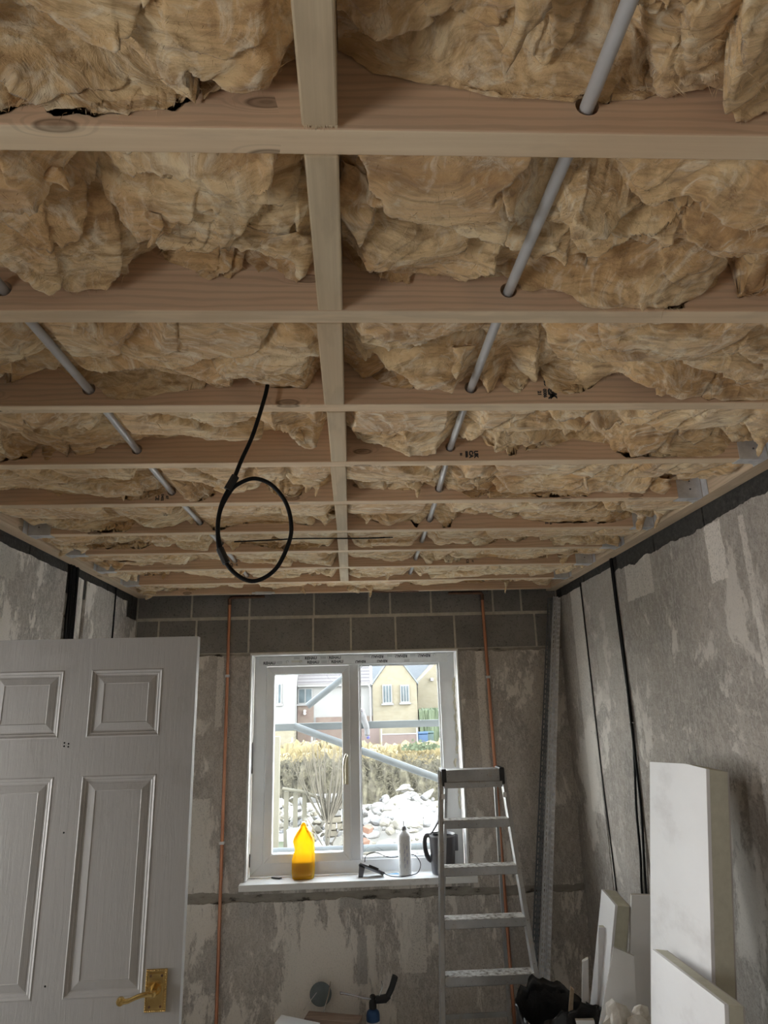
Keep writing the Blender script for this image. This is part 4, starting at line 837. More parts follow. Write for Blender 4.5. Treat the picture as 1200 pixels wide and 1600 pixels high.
# ------------------------------------------------------------------ step ladder
def ly(z): return 3.90 + .30*(z+.35)
def lxl(z): return .480 + .078*(z+.35)
def lxr(z): return .795 - .042*(z+.35)
e = empty('step_ladder', (.62, 3.7, ZF)); prt = []
for fx, s in ((lxl, -1), (lxr, 1)):
    b = MB(); z0, z1 = ZF+.02, -.35
    for (o0, o1, d0, d1) in ((0, .002, -.03, .03), (0, .022, -.03, -.027), (0, .022, .027, .03)):
        vs = []
        for z in (z0, z1):
            x = fx(z)
            for dx, dy in ((o0, d0), (o1, d0), (o1, d1), (o0, d1)): vs.append((x+s*dx, ly(z)+dy, z))
        b.add(vs, [(3, 2, 1, 0), (4, 5, 6, 7), (0, 1, 5, 4), (1, 2, 6, 5), (2, 3, 7, 6), (3, 0, 4, 7)])
    prt.append(b.build('stile', M['alu'], bevel=.001))
    x = fx(ZF+.03); prt.append(MB().box(x+min(0, s*.026)-.002, x+max(0, s*.026)+.002, ly(ZF)-.036, ly(ZF)+.036, ZF+.0005, ZF+.05).build('rubber_foot', M['blackm'], bevel=.004))
steps = []
for z in (-.585, -.793, -1.008, -1.226, -1.442, -1.655):
    y = ly(z); x0, x1 = lxl(z)+.0005, lxr(z)-.0005
    st = MB().box(x0, x1, y-.045, y-.042, z-.038, z).box(x0, x1, y+.040, y+.043, z-.028, z).box(x0, x1, y-.045, y-.025, z-.038, z-.035).build('step', M['alu'], bevel=.001)
    tr = MB(); nn = 9
    for k in range(nn): yy = y-.041+k*.009; tr.box(x0, x1, yy, yy+.0055, z-.001, z+.0018)
    tr.box(x0, x1, y-.042, y+.040, z-.003, z-.0008); t_ = tr.build('tread', M['tread']); steps.append((st, t_)); prt.append(st)
cap = MB().box(lxl(-.35)-.004, lxr(-.35)+.004, 3.862, 3.955, -.352, -.345).box(lxl(-.35)+.001, lxr(-.35)-.001, 3.855, 3.860, -.428, -.345).box(lxl(-.35)+.001, lxr(-.35)-.001, 3.845, 3.862, -.435, -.405).build('top_cap', M['alu'], bevel=.0015); prt.append(cap)
for x in (lxl(-.35)-.012, lxr(-.35)-.012): prt.append(MB().box(x, x+.026, 3.848, 3.965, -.425, -.338).build('cap_bracket', M['blackm'], bevel=.003))
for x in (lxl(-.45)-.006, lxr(-.45)-.003): prt.append(MB().box(x-.007, x+.012, ly(-.47)-.036, ly(-.47)-.030, -.485, -.460).build('hinge_bolt', M['wbottle'], bevel=.002))
rear = MB()
def rx(z, s): return (.505 + .045*(z+.4)) if s < 0 else (.775 - .035*(z+.4))
for s in (-1, 1):
    z0, z1 = ZF+.002, -.40; rear.tube([(rx(z0, s), 4.245, z0), (rx(z1, s), 3.95, z1)], .011, 4)
for z in (-1.62,):
    y = 3.95+.295*(-z-.40)/1.35; rear.box(rx(z, -1), rx(z, 1), y-.004, y+.004, z-.012, z+.012)
prt.append(rear.build('rear_frame', M['alu']))
under(e, *prt)
for st, t_ in steps: t_.parent = st
tag(e, 'old paint-splashed aluminium step ladder standing in front of the window', 'ladder')

# ------------------------------------------------------------------ perforated metal strips leaning in the corner
def strip(label, top, bot, wdt, nrm_y, mat, slots=True, grp='metal strips leaning in the corner', fold=1):
    top, bot = Vector(top), Vector(bot); d = (bot-top); L = d.length; ax = d.normalized(); sx = Vector(nrm_y).normalized(); sx = (sx-ax*sx.dot(ax)).normalized(); n = ax.cross(sx)
    vs = []; fs = []; pitch_ = .030; rowsn = int(L/pitch_)
    us = [0, .2, .38, .62, .8, 1.0]
    vv = []
    for i in range(rowsn): vv += [i*pitch_, i*pitch_+.008, i*pitch_+.026]
    vv.append(rowsn*pitch_); b = MB()
    for wing, (s_, n_) in enumerate(((sx, n), (n, sx))):
        base = len(b.v); V_ = [top+ax*v+s_*(u*wdt) for v in vv for u in us]; F_ = []
        for i in range(len(vv)-1):
            for j in range(5):
                if slots and i % 3 == 1 and j in (1, 3): continue
                a = i*6+j; F_.append((a, a+1, a+7, a+6))
        b.add(V_, F_)
    o = b.build('metal_strip', mat, fix=False); so = o.modifiers.new('solid', 'SOLIDIFY'); so.thickness = .0009
    return tag(o, label, 'metal strip', grp)
strip('dark steel channel, leftmost of the strips leaning in the far right corner', (1.262, 4.270, .640), (.925, 4.262, -1.745), .030, (1, -.35, 0), M['galvd'])
strip('shiny perforated steel strip, middle of those leaning in the far right corner', (1.298, 4.262, .645), (.968, 4.235, -1.745), .028, (1, -.5, 0), M['galv'])
strip('dull perforated steel strip, second from left in the corner bundle', (1.279, 4.285, .630), (.945, 4.285, -1.745), .026, (1, .2, 0), M['galvd'])
strip('pale perforated steel strip, rightmost against the right wall corner', (1.318, 4.25, .635), (1.000, 4.205, -1.745), .024, (.6, -.8, 0), M['galv'])

# ------------------------------------------------------------------ offcuts leaning on the right wall
def slab(name, fc, ext, label, group=None, core='pir', thin=.012, cat='board', back=True):
    # fc: corners of the white face in order, ext: thickness vector; white skin, cream core, grey back skin
    e = empty(name, tuple(fc[0])); E_ = Vector(ext); L = E_.length; u = E_/L
    a = MB().prism(fc, u*thin).build('white_face', M['pboard'], bevel=.001)
    c = MB().prism([Vector(p)+u*(thin+.0003) for p in fc], u*(L-thin-(.005 if back else 0))).build('foam_core', M[core], bevel=.001); ps = [a, c]
    if back: ps.append(MB().prism([Vector(p)+u*(L-.0045) for p in fc], u*.004).build('backing_paper', M['greyp']))
    under(e, *ps); return tag(e, label, cat, group)
G = 'board offcuts leaning on the right wall'
slab('insulated_board', [(1.149, 2.30, -.226), (1.149, 2.44, -.221), (1.149, 2.74, -.237), (.948, 2.74, -1.748), (.948, 2.30, -1.748)], (.075, 0, -.013), 'tallest white-faced insulated board, standing on end against the right wall', G)
# torn paper corner on the tall board
slab('insulated_board', [(.955, 2.00, -.771), (.995, 2.55, -.812), (.87, 2.55, -1.748), (.83, 2.00, -1.748)], (.054, .0, -.007), 'white-faced insulated offcut with a sloping cut top, in front of the tallest board', G)
slab('insulated_board', [(1.126, 3.40, -.835), (1.112, 3.20, -.850), (.905, 3.20, -1.748), (.915, 3.40, -1.748)], (.072, .012, -.012), 'short thick white and cream insulated offcut below the groove in the right wall', G)
slab('plasterboard_strip', [(1.188, 3.20, -.815), (1.268, 3.19, -.818), (1.262, 3.12, -1.748), (1.02, 3.13, -1.748)], (.008, .035, .0), 'narrow white board offcut standing just left of the tallest board', G, core='gyp')
slab('plasterboard_strip', [(1.018, 3.0, -.945), (1.092, 2.99, -.975), (1.02, 2.96, -1.748), (.73, 2.97, -1.748)], (.004, .014, .0), 'brown-grey paper-backed plasterboard offcut leaning with a slanted top', G, core='greyp', thin=.001, back=False)
bpy.data.objects[-1] if False else None
slab('foam_strip', [(1.062, 3.30, -.960), (1.100, 3.30, -.962), (1.02, 3.26, -1.60), (.965, 3.26, -1.60)], (.012, .03, 0), 'slim cream foam strip standing out of the black sack beside the thick offcut', G, thin=.004, back=False)
slab('plasterboard_strip', [(.985, 3.33, -1.100), (1.012, 3.33, -1.088), (.955, 3.29, -1.60), (.91, 3.29, -1.60)], (.008, .03, 0), 'small pointed plasterboard sliver standing out of the black sack', G, core='gyp', thin=.004, back=False)
o = MB().prism([(.903, 3.26, -1.165), (.917, 3.26, -1.178), (.83, 3.22, -1.62), (.80, 3.22, -1.62)], (.004, .016, 0)).build('wood_stick', M['stick'], bevel=.001); tag(o, 'pale splintered wooden stick poking up out of the black sack', 'stick')
slab('plasterboard_strip', [(.845, 3.02, -1.195), (.925, 3.04, -1.205), (.93, 3.0, -1.40), (.88, 2.98, -1.42)], (.012, .05, -.01), 'small white plasterboard chunk lying in the mouth of the black sack', G, core='gyp', thin=.01, back=False)
# broken plaster lumps resting in front of the offcuts
for k, (x, y, z, s, lab) in enumerate(((.955, 2.86, -1.13, .055, 'broken plaster lump, leftmost below the slanted brown-grey offcut'), (1.00, 2.80, -1.15, .05, 'broken plaster lump with a brown patch, middle of the broken pieces'), (1.04, 2.84, -1.12, .045, 'broken white plaster lump tucked against the cut insulated board'))):
    bm = bmesh.new(); bmesh.ops.create_icosphere(bm, subdivisions=2, radius=1); rg = random.Random(k+5)
    for v in bm.verts: v.co = Vector((v.co.x*s*.8, v.co.y*s*.8, v.co.z*s*.95))*(1+rg.uniform(-.28, .28))
    me = bpy.data.meshes.new('plaster_lump'); bm.to_mesh(me); bm.free(); me.materials.append(M['gyp']); o = bpy.data.objects.new('plaster_lump', me); C.objects.link(o); o.location = (x, y, z); o.rotation_euler = (.2*k, .3, .7*k); tag(o, lab, 'rubble', 'broken plaster lumps')
# a heap of debris they rest on, inside a second sack
def sack(name, cx, cy, zt, rx_, ry_, seed, label, rim=.04):
    n = 72; m = 34; vs = []; fs = []; A = np.linspace(0, 2*np.pi, n, endpoint=False)
    prof = [(0.0, .80), (.1, .95), (.35, 1.05), (.6, 1.04), (.8, .97), (.93, .93), (1.0, 1.0)]
    for i in range(m):
        t = i/(m-1)
        if t < .75: u_ = t/.75; z = ZF+.004+(zt-ZF)*u_; rad = np.interp(u_, [p[0] for p in prof], [p[1] for p in prof])
        else: u_ = (t-.75)/.25; z = zt-u_*.28; rad = .97-.22*u_
        cr = 1+.055*np.sin(A*7+seed+t*5)+.05*fbm(A*2.2+seed, A*0+t*5, seed, 4)+.03*fbm(A*9, A*0+t*9, seed+3, 3)
        zz = z + (rim*(1 if t < .75 else .6)*(t/.75 if t < .75 else 1))*(np.sin(A*2+seed)*.9+.8*fbm(A*1.9+seed*3, A*0, seed+9, 3)); zz = np.maximum(zz, ZF+.003)
        for k in range(n): vs.append((cx+rx_*rad*cr[k]*math.cos(A[k]), cy+ry_*rad*cr[k]*math.sin(A[k]), zz[k]))
    for i in range(m-1):
        for k in range(n): a = i*n+k; b_ = i*n+(k+1) % n; fs.append((a, b_, b_+n, a+n))
    fs.append(tuple(range((m-1)*n, m*n)))
    o = MB().add(vs, fs).build(name, M['bag'], smooth='all', fix=False); return tag(o, label, 'sack')
sack('rubble_sack', .838, 3.24, -1.205, .178, .17, 4, 'open black rubble sack stuffed with board offcuts beside the ladder foot', .055)

# ------------------------------------------------------------------ things along the foot of the window wall
e = empty('blow_torch', (.083, 4.17, ZF))
a = MB().lathe([(.034, .001), (.036, .006), (.036, .175), (.032, .190), (.018, .203), (.014, .205)], (.083, 4.17, ZF), 28).build('gas_canister', M['canblue'], smooth=True)
bnd = MB().lathe([(.0364, .12), (.0364, .150)], (.083, 4.17, ZF), 28).build('white_band', M['white'], smooth=True); bnd.parent = a
v_ = MB().lathe([(.014, .2), (.020, .206), (.020, .235), (.014, .245), (.016, .262), (.010, .268)], (.083, 4.17, ZF), 18).build('valve', M['blackm'], smooth=True)
hs = MB().tube([(.10, 4.165, ZF+.245), (.15, 4.16, ZF+.250), (.172, 4.16, ZF+.262)], [.019, .021, .014], 10).tube([(.160, 4.16, ZF+.255), (.185, 4.155, ZF+.300), (.205, 4.15, ZF+.355)], [.012, .0135, .014], 10, flat=1.3).build('grip', M['blackm'], smooth=True)
nz = MB().tube([(.078, 4.165, ZF+.250), (.03, 4.15, ZF+.262), (-.035, 4.135, ZF+.284), (-.088, 4.12, ZF+.300)], [.005, .0045, .0045, .007], 10).build('burner_tube', M['chrome'], smooth=True)
tb = MB().tube(spline([(.11, 4.16, ZF+.245), (.125, 4.155, ZF+.28), (.135, 4.15, ZF+.31), (.13, 4.15, ZF+.335)]), .003, 8).build('igniter_wire', M['chrome'], smooth=True)
under(e, a, v_, hs, nz, tb); tag(e, 'blue gas blow torch with black grip standing at the foot of the window wall', 'blow torch')
o = MB().lathe([(.002, 0), (.055, 0), (.060, .004), (.055, .009), (.012, .013)], (-.20, 4.305, ZF+.235), 28, T=TX).build('sanding_disc', M['teal'], smooth=True); tag(o, 'dusty blue-grey disc propped against the wall left of the blow torch', 'disc')
o = MB().tube(spline([(-.145, 4.28, ZF+.30), (-.155, 4.25, ZF+.25), (-.175, 4.22, ZF+.20), (-.20, 4.19, ZF+.13)]), .003, 6).tube(spline([(-.29, 4.28, ZF+.17), (-.26, 4.27, ZF+.21), (-.22, 4.27, ZF+.255)]), .002, 6).build('bare_wire', M['chrome']); tag(o, 'thin stiff wires sticking up beside the dusty disc', 'wire')
for k, (x0, x1, y, z, rz, lab) in enumerate(((-.27, .02, 4.12, ZF+.183, -.22, 'dirty brown plank, upper one of the stack at the foot of the wall'), (-.30, .03, 4.06, ZF+.156, -.18, 'dirty brown plank, lower one of the stack at the foot of the wall'))):
    T3 = Matrix.Translation(((x0+x1)/2, y, z)) @ Matrix.Rotation(rz, 4, 'Z') @ Matrix.Rotation(.03, 4, 'Y'); tag(MB().box(-(x1-x0)/2, (x1-x0)/2, -.045, .045, -.011, .011, T3).build('plank', M['plank'], bevel=.001), lab, 'plank', 'planks under the window')
T3 = Matrix.Translation((-.30, 4.03, ZF+.205)) @ Matrix.Rotation(-.25, 4, 'Z') @ Matrix.Rotation(.12, 4, 'Y')
tag(MB().box(-.11, .10, -.05, .05, -.002, .002, T3).build('white_card', M['white']), 'piece of white card lying on the planks at the bottom edge of the picture', 'card')
tag(MB().box(-.36, .04, 3.98, 4.10, ZF+.001, ZF+.138).box(-.37, .05, 3.97, 4.11, ZF+.12, ZF+.1385).build('wooden_crate', M['plank'], bevel=.003), 'low wooden crate on the floor under the planks and card', 'crate')

# ------------------------------------------------------------------ outdoors
G1_ = MB()
xs = np.linspace(-30, 34, 40); ys = [4.7, 6, 8, 10, 12, 14.6, 16, 20, 28, 36, 50, 90]
def gz(y): return float(np.interp(y, [4.7, 15, 18, 30, 90], [-1.82, -1.80, -2.1, -3.0, -3.0]))
vs = [(x, y, gz(y)+(.05*math.sin(x*2+y) if y < 15 and y > 5 else 0)) for y in ys for x in xs]
struct(MB().add(vs, [(i*40+j, i*40+j+1, (i+1)*40+j+1, (i+1)*40+j) for i in range(len(ys)-1) for j in range(39)]).build('ground', M['dirt'], fix=False))
o = MB().add([(-3.5, 7.5, -1.775), (-.72, 7.5, -1.775), (-.70, 10.2, -1.76), (-3.5, 10.2, -1.76), (-3.5, 7.5, -1.9), (-.72, 7.5, -1.9), (-.70, 10.2, -1.9), (-3.5, 10.2, -1.9)], [(0, 1, 2, 3), (4, 5, 1, 0), (5, 6, 2, 1), (6, 7, 3, 2), (7, 4, 0, 3)]).build('lawn', M['grass'], fix=False); tag(o, 'small patch of pale green lawn outside, lower left of the window', 'lawn', kind='stuff')
# stones
stone_me = []
for k in range(10):
    bm = bmesh.new(); bmesh.ops.create_icosphere(bm, subdivisions=2, radius=.5); rg = random.Random(k)
    for _ in range(7):
        nrm = Vector((rg.uniform(-1, 1), rg.uniform(-1, 1), rg.uniform(-1, 1))).normalized(); d = rg.uniform(.26, .38)
        for v in bm.verts:
            q = v.co.dot(nrm)
            if q > d: v.co -= nrm*(q-d)
    me = bpy.data.meshes.new('stone'); bm.to_mesh(me); bm.free(); me.materials.append(M['stone%d' % (0 if k < 5 else (k % 4))]); stone_me.append(me)
def stones(n, fn, group, label, smin, smax, seed, pal=None):
    rg = random.Random(seed)
    for k in range(n):
        o = bpy.data.objects.new('stone', stone_me[rg.randrange(10)] if pal is None else stone_me[pal[rg.randrange(len(pal))]]); C.objects.link(o); o.location = fn(rg); s = smin+(smax-smin)*rg.random()**2
        o.scale = (s*rg.uniform(.8, 1.5), s*rg.uniform(.8, 1.3), s*rg.uniform(.5, .95)); o.rotation_euler = (rg.uniform(-.5, .5), rg.uniform(-.5, .5), rg.uniform(0, 6)); tag(o, label, 'stone', group)
def heap(cx, cy, rx_, ry_, h, power=1.):
    def fn(rg):
        a = rg.uniform(PI, 2*PI) if rg.random() < .8 else rg.uniform(0, PI); r = math.sqrt(rg.random()); return (cx+rx_*r*math.cos(a), cy+ry_*r*math.sin(a), -1.80+h*(1-r**1.3)**power)
    return fn
def core(cx, cy, rx_, ry_, h, name, label):
    b = MB(); n = 32; m = 12; vs = []
    for i in range(m):
        r = i/(m-1)
        for k in range(n): a = 2*PI*k/n; vs.append((cx+rx_*r*math.cos(a), cy+ry_*r*math.sin(a), -1.83+h*.97*(1-r**1.3)+.03*math.sin(k*3+i*2)*(r < .95)))
    o = b.add(vs, [(i*n+k, i*n+(k+1) % n, (i+1)*n+(k+1) % n, (i+1)*n+k) for i in range(m-1) for k in range(n)]).build(name, M['dirt'], fix=False); return tag(o, label, 'rubble', kind='stuff')
core(.78, 10.5, 1.05, 1.1, .62, 'rubble_chips', 'fine white chippings between the stones of the rubble heap outside')
stones(165, heap(.74, 10.4, 1.12, 1.2, .66), 'stones of the white rubble heap', 'pale broken stone in the white rubble heap outside the right-hand pane', .06, .24, 3)
core(-1.05, 10.9, .66, .7, .5, 'rubble_chips', 'fine chippings in the low stone bank outside the left-hand pane')
stones(110, heap(-.98, 10.9, .68, .8, .52), 'stones of the low stone bank', 'cream rounded stone in the low stone bank outside the left-hand pane', .07, .2, 4, [5, 6, 7, 8, 9])
# dressed stones stacked as a wall end, with coping
rg = random.Random(9); wcols = ['stone3', 'stone1', 'stone3', 'stone0']
for r_ in range(6):
    x = -.42
    while x < .10:
        l = rg.uniform(.13, .28); o = MB().box(x+.006, min(x+l, .12)-.006, 10.05+rg.uniform(0, .03), 10.3, -1.80+r_*.088+.005, -1.80+(r_+1)*.088-.004).build('wall_stone', M[rg.choice(wcols)], bevel=.015)
        tag(o, 'squared cream stone laid in the low stacked garden wall outside', 'stone', 'squared stones of the garden wall'); x += l
tag(MB().box(-.60, .11, 10.0, 10.36, -1.262, -1.185).build('coping_stone', M['stone0'], bevel=.015), 'long white coping slab on top of the low stacked garden wall', 'stone')
for k, (x, y, z, s) in enumerate(((-.06, 9.2, -1.66, .12), (.06, 9.4, -1.72, .1), (.10, 9.15, -1.62, .15), (.16, 9.3, -1.5, .16))):
    o = bpy.data.objects.new('brick_piece', bpy.data.meshes.new('brick_piece')); bpy.data.objects.remove(o)
    T4 = Matrix.Translation((x, y, z)) @ Matrix.Rotation(.4*k, 4, 'Z') @ Matrix.Rotation(.3, 4, 'X'); tag(MB().box(-s/2, s/2, -s*.3, s*.3, -s*.2, s*.2, T4).build('brick_piece', M['brickr'], bevel=.006), 'orange broken brick outside, ' + ('farthest left', 'lowest', 'largest low one', 'topmost')[k] + ' of the few at the foot of the rubble', 'brick', 'orange broken bricks')
o = MB().lathe([(.11, 0), (.13, .02), (.145, .30), (.15, .33), (.12, .33)], (-.70, 9.2, -1.79), 20).build('bucket', pm('pale_blue_bucket', (.45, .56, .66)), smooth=True); tag(o, 'pale blue-grey tub standing on the lawn outside behind the yellow bottle', 'bucket')
# hedge
def hedge(name, x0, x1, yc, dpt, z0, ztop, mats, label, n, seed, tw=(.012, .10)):
    rg = np.random.RandomState(seed); nx = int((x1-x0)/.08); prof = [(-dpt, z0), (-dpt*1.02, z0+(ztop-z0)*.3), (-dpt*1.0, z0+(ztop-z0)*.65), (-dpt*.8, ztop-.10), (-dpt*.4, ztop), (dpt*.4, ztop), (dpt, ztop-.15), (dpt, z0)]
    vs = []; X = np.linspace(x0, x1, nx); 
    for j, (dy, z) in enumerate(prof):
        for i, x in enumerate(X): vs.append((x, yc+dy+.06*rg.randn(), z+(.05*rg.randn()+.07*math.sin(x*1.3+seed) if 0 < j < 7 else 0)))
    b = MB(); fs = [(j*nx+i, j*nx+i+1, (j+1)*nx+i+1, (j+1)*nx+i) for j in range(len(prof)-1) for i in range(nx-1)]; b.add(vs, fs); b.mi = [1 if 2 < k//(nx-1) < 5 else 0 for k in range(len(fs))]
    for k in range(n):
        x = rg.uniform(x0, x1); t = rg.rand()
        top = t > .72; z = z0+(ztop-z0)*rg.rand()*.97 if not top else ztop+.0; y = yc-dpt+rg.uniform(-.05, .03) if not top else yc+rg.uniform(-dpt*.8, dpt*.6); z += .07*math.sin(x*1.3+seed) if top else 0
        L = rg.uniform(*tw)*2; a = rg.uniform(.2, 1.4) if not top else rg.uniform(0, 6); w_ = rg.uniform(.006, .014)
        d = Vector((math.cos(a)*(1 if rg.rand() < .6 else -1), -.5*rg.rand(), math.sin(a))).normalized()*L; s_ = Vector((-d.z, 0, d.x)).normalized()*w_
        b.cur = 1 if top else 0; p = Vector((x, y, z)); b.add([p-s_, p+s_, p+d], [(0, 1, 2)])
    o = b.build(name, mats, fix=False); return tag(o, label, 'hedge')
hedge('garden_hedge', -5, 6, 14.6, .55, -1.82, -.95, [M['hedge'], M['hedgetop']], 'brown twiggy garden hedge with a golden clipped top behind the stone heap', 9000, 2)
hedge('garden_hedge', -8, 9, 20.5, .6, -2.2, -1.02, [M['hedgetop'], M['hedgetop']], 'golden clipped hedge beyond the brown twiggy one, in front of the fences', 1500, 3)
b = MB(); rg = random.Random(2)
for k in range(260):
    p = Vector((1.35+rg.gauss(0, .16), 14.3+rg.uniform(-.1, .1), -.88+abs(rg.gauss(0, .05)))); d = Vector((rg.uniform(-1, 1), -.4, rg.uniform(-.2, 1)))*.07; s_ = Vector((-d.z, 0, d.x))*.4; b.add([p, p+d*.5+s_, p+d, p+d*.5-s_], [(0, 1, 2, 3)])
tag(b.build('leafy_shrub', M['leafg'], fix=False), 'small green leafy plant growing out of the hedge top', 'plant')
# bare multi-stem shrub
e = empty('bare_shrub', (-.37, 9.6, -1.75)); b = MB(); rg = random.Random(5)
for k in range(54):
    a = rg.uniform(-.62, .60); L = rg.uniform(.75, 1.08); base = Vector((-.36+a*.10, 9.6+rg.uniform(-.04, .04), -1.42 if k > 3 else -1.72)); dy = rg.uniform(-.18, .18); pts = [base]
    for t in (.35, .7, 1.0): pts.append(base+Vector((math.sin(a*(1.1-.4*t))*L*t+rg.uniform(-.02, .02), dy*t, math.cos(a)*L*t)))
    b.tube(spline(pts, 3), [.009-.007*i/9 for i in range(10)], 5)
    q = Vector(pts[2]); b.tube([q, q+Vector((rg.uniform(-.12, .12), 0, .16))], [.004, .0015], 4); 
b1 = b.build('stems', M['bark']); b1['kind'] = 'stuff'; b2 = MB().tube(spline([(-.368, 9.6, -1.80), (-.372, 9.6, -1.55), (-.36, 9.6, -1.35), (-.35, 9.6, -1.1)]), [.014]*25, 8).tube([(-.36, 9.6, -1.6), (-.22, 9.58, -1.2)], .006, 6).build('trunk', M['bark'], smooth=True)
under(e, b1, b2); tag(e, 'bare pale multi-stemmed shrub fanning out in front of the hedge', 'shrub')
# fence at the left with post
tag(MB().box(-1.015, -.93, 9.0, 9.08, -1.8, -.34).build('fence_post', M['post'], bevel=.008), 'tall pale timber post at the left edge of the window view', 'post')
b = MB()
for k in range(17): b.box(-1.20, -1.02, 9.02+U(0, .01), 9.07, -1.78+k*.085, -1.78+k*.085+.074)
tag(b.build('stone_pier', M['stone3'], bevel=.008), 'narrow coursed stone pier beside the timber post at the left of the view', 'pier')
e = empty('picket_fence', (-.7, 9.5, -1.8)); ps = [MB().tube([(-.95, 9.6, -1.02), (-.68, 9.62, -1.07), (-.35, 9.65, -1.20)], .022, 8).build('rail', M['post'])]
for k, x in enumerate((-.90, -.78, -.66)): ps.append(MB().box(x-.03, x+.03, 9.63, 9.66, -1.82, -1.06-.02*k).build('picket', M['post'], bevel=.004))
under(e, *ps); tag(e, 'short broken wooden fence with a sagging rail in front of the hedge', 'fence')
# scaffold in front of the window
tag(MB().box(-3.0, 3.2, 5.58, 5.62, -.172, -.118).build('scaffold_rail', M['scboard'], bevel=.003), 'long grey horizontal scaffold rail crossing outside the window', 'scaffold')
tag(MB().tube([(-.46, 5.52, -.135), (-.42, 5.52, -.152), (.9, 5.50, -.645)], .027, 16).build('scaffold_tube', M['scaff'], smooth=True), 'grey scaffold tube sloping down to the right outside the window', 'scaffold')
tag(MB().tube([(-.37, 5.66, .010), (.45, 5.68, .62)], .026, 16).build('scaffold_tube', M['scaff'], smooth=True), 'grey scaffold tube rising steeply to the right outside the left pane', 'scaffold')
tag(MB().tube([(-2.5, 6.5, -1.20), (3, 6.5, -1.20)], .030, 16).build('scaffold_tube', M['scaff'], smooth=True), 'low horizontal scaffold tube seen just above the bottom of the right pane', 'scaffold')
tag(MB().tube([(-3.0, 5.6, ZF-.05), (-3.0, 5.6, 1.2)], .024, 12).build('scaffold_tube', M['scaff'], smooth=True), 'upright scaffold tube left of the window, holding the long rail', 'scaffold'); tag(MB().tube([(3.1, 5.6, ZF-.05), (3.1, 5.6, 1.2)], .024, 12).build('scaffold_tube', M['scaff'], smooth=True), 'upright scaffold tube right of the window, holding the long rail', 'scaffold')
e = empty('rag_bundle', (.085, 5.56, -.03)); a = MB().tube(spline([(.062, 5.56, -.045), (.075, 5.555, -.09), (.095, 5.55, -.14), (.105, 5.55, -.19), (.100, 5.55, -.235)]), [.012, .02, .026, .028, .027, .03, .03, .031, .03, .028, .027, .026]+[.024]*9+[.021]*8+[.014]*4, 12).build('white_cloth', M['rag'], smooth=True)
c_ = MB().lathe([(.003, -.022), (.018, -.012), (.022, 0), (.017, .014), (.003, .02)], (.064, 5.555, -.035), 14).build('dark_knot', M['kettle'], smooth=True); d_ = MB().lathe([(.003, -.014), (.012, -.008), (.014, 0), (.01, .008), (.003, .012)], (.112, 5.55, -.235), 12).build('blue_end', M['blue'], smooth=True); under(e, a, c_, d_)
tag(e, 'white cloth bundle with a dark knot tied to the scaffold rail', 'cloth')
# houses about forty-five metres away
Yh = 45.
def hwin(e, x0, x1, z0, z1, bars, y=Yh, sill_=True):
    f = MB().box(x0, x1, y-.12, y-.02, z0, z1).build('house_window', M['render'], bevel=0); gs = []
    w_ = (x1-x0-.07)/bars
    for k in range(bars):
        g = MB().box(x0+.07+w_*k, x0+w_*(k+1), y-.14, y-.121, z0+.08, z1-.08).build('pane', M['winglass']); g.parent = f
    if sill_: q = MB().box(x0-.08, x1+.08, y-.2, y-.02, z0-.1, z0).build('sill', M['stone2']); q.parent = f
    under(e, f)
e = empty('stone_house', (3, Yh, -3)); gab = [(1.25, Yh, -3), (4.12, Yh, -3), (4.12, Yh, 1.35), (2.72, Yh, 3.25), (1.25, Yh, 1.30)]
a = MB().prism(gab, (0, 5, 0)).build('gable_wall', M['ystone']); r_ = MB().prism([(1.15, Yh-.08, 1.22), (2.72, Yh-.08, 3.27), (4.22, Yh-.08, 1.25), (4.22, Yh-.08, 1.36), (2.72, Yh-.08, 3.42), (1.15, Yh-.08, 1.34)], (0, 5, 0)).build('gable_roof', M['slate'])
under(e, a, r_); hwin(e, 1.88, 2.50, .12, 1.30, 3); hwin(e, 3.03, 3.62, .14, 1.26, 3)
dp = MB().tube([(.95, Yh-.25, 1.32), (1.08, Yh-.25, 1.12), (1.10, Yh-.25, -3)], .06, 8).build('downpipe', M['render']); under(e, dp); tag(e, 'yellow stone gabled house with two white-framed windows seen through the right pane', 'house')
e = empty('rendered_house', (-1.5, Yh, -3)); a = MB().box(-3.6, 1.24, Yh+.3, Yh+6, -3, 1.40).build('rendered_wall', M['render']); b_ = MB().box(-3.58, -2.55, Yh+.2, Yh+.3, -3, .12).box(-2.4, 1.24, Yh+.2, Yh+.3, -3, -.62).build('brick_panel', M['rbrick'])
r_ = MB().prism([(-3.6, Yh, 1.36), (1.12, Yh, 1.36), (1.12, Yh+5, 4.6), (-3.6, Yh+5, 4.6)], (0, 0, .12)).build('roof', M['tiles']); gt = MB().box(-3.58, 1.1, Yh-.05, Yh+.05, 1.28, 1.40).build('gutter', M['render'])
under(e, a, b_, r_, gt); hwin(e, -3.56, -2.62, .22, 1.22, 2, Yh+.3)
hn = MB()
for z in (-.22, -.36): hn.lathe([(.001, -.09), (.075, -.05), (.085, 0), (.075, .05), (.001, .09)], (-3.12, Yh+.12, z), 10)
h_ = hn.build('wall_ornament', M['white'], smooth='all'); under(e, h_); tag(e, 'white rendered house with brown brick panels and tiled roof, centre of the view', 'house')
e = empty('white_house', (-6, Yh, -3)); a = MB().box(-9, -3.62, Yh-1.5, Yh+5, -1.15, 4.2).build('rendered_wall', M['render']); b_ = MB().box(-9, -3.64, Yh-1.5, Yh+5, -3, -1.15).build('stone_base', M['ystone']); under(e, a, b_); hwin(e, -4.68, -4.42, .25, 1.50, 1, Yh-1.5)
tag(e, 'tall white rendered house with a narrow window at the far left of the view', 'house')
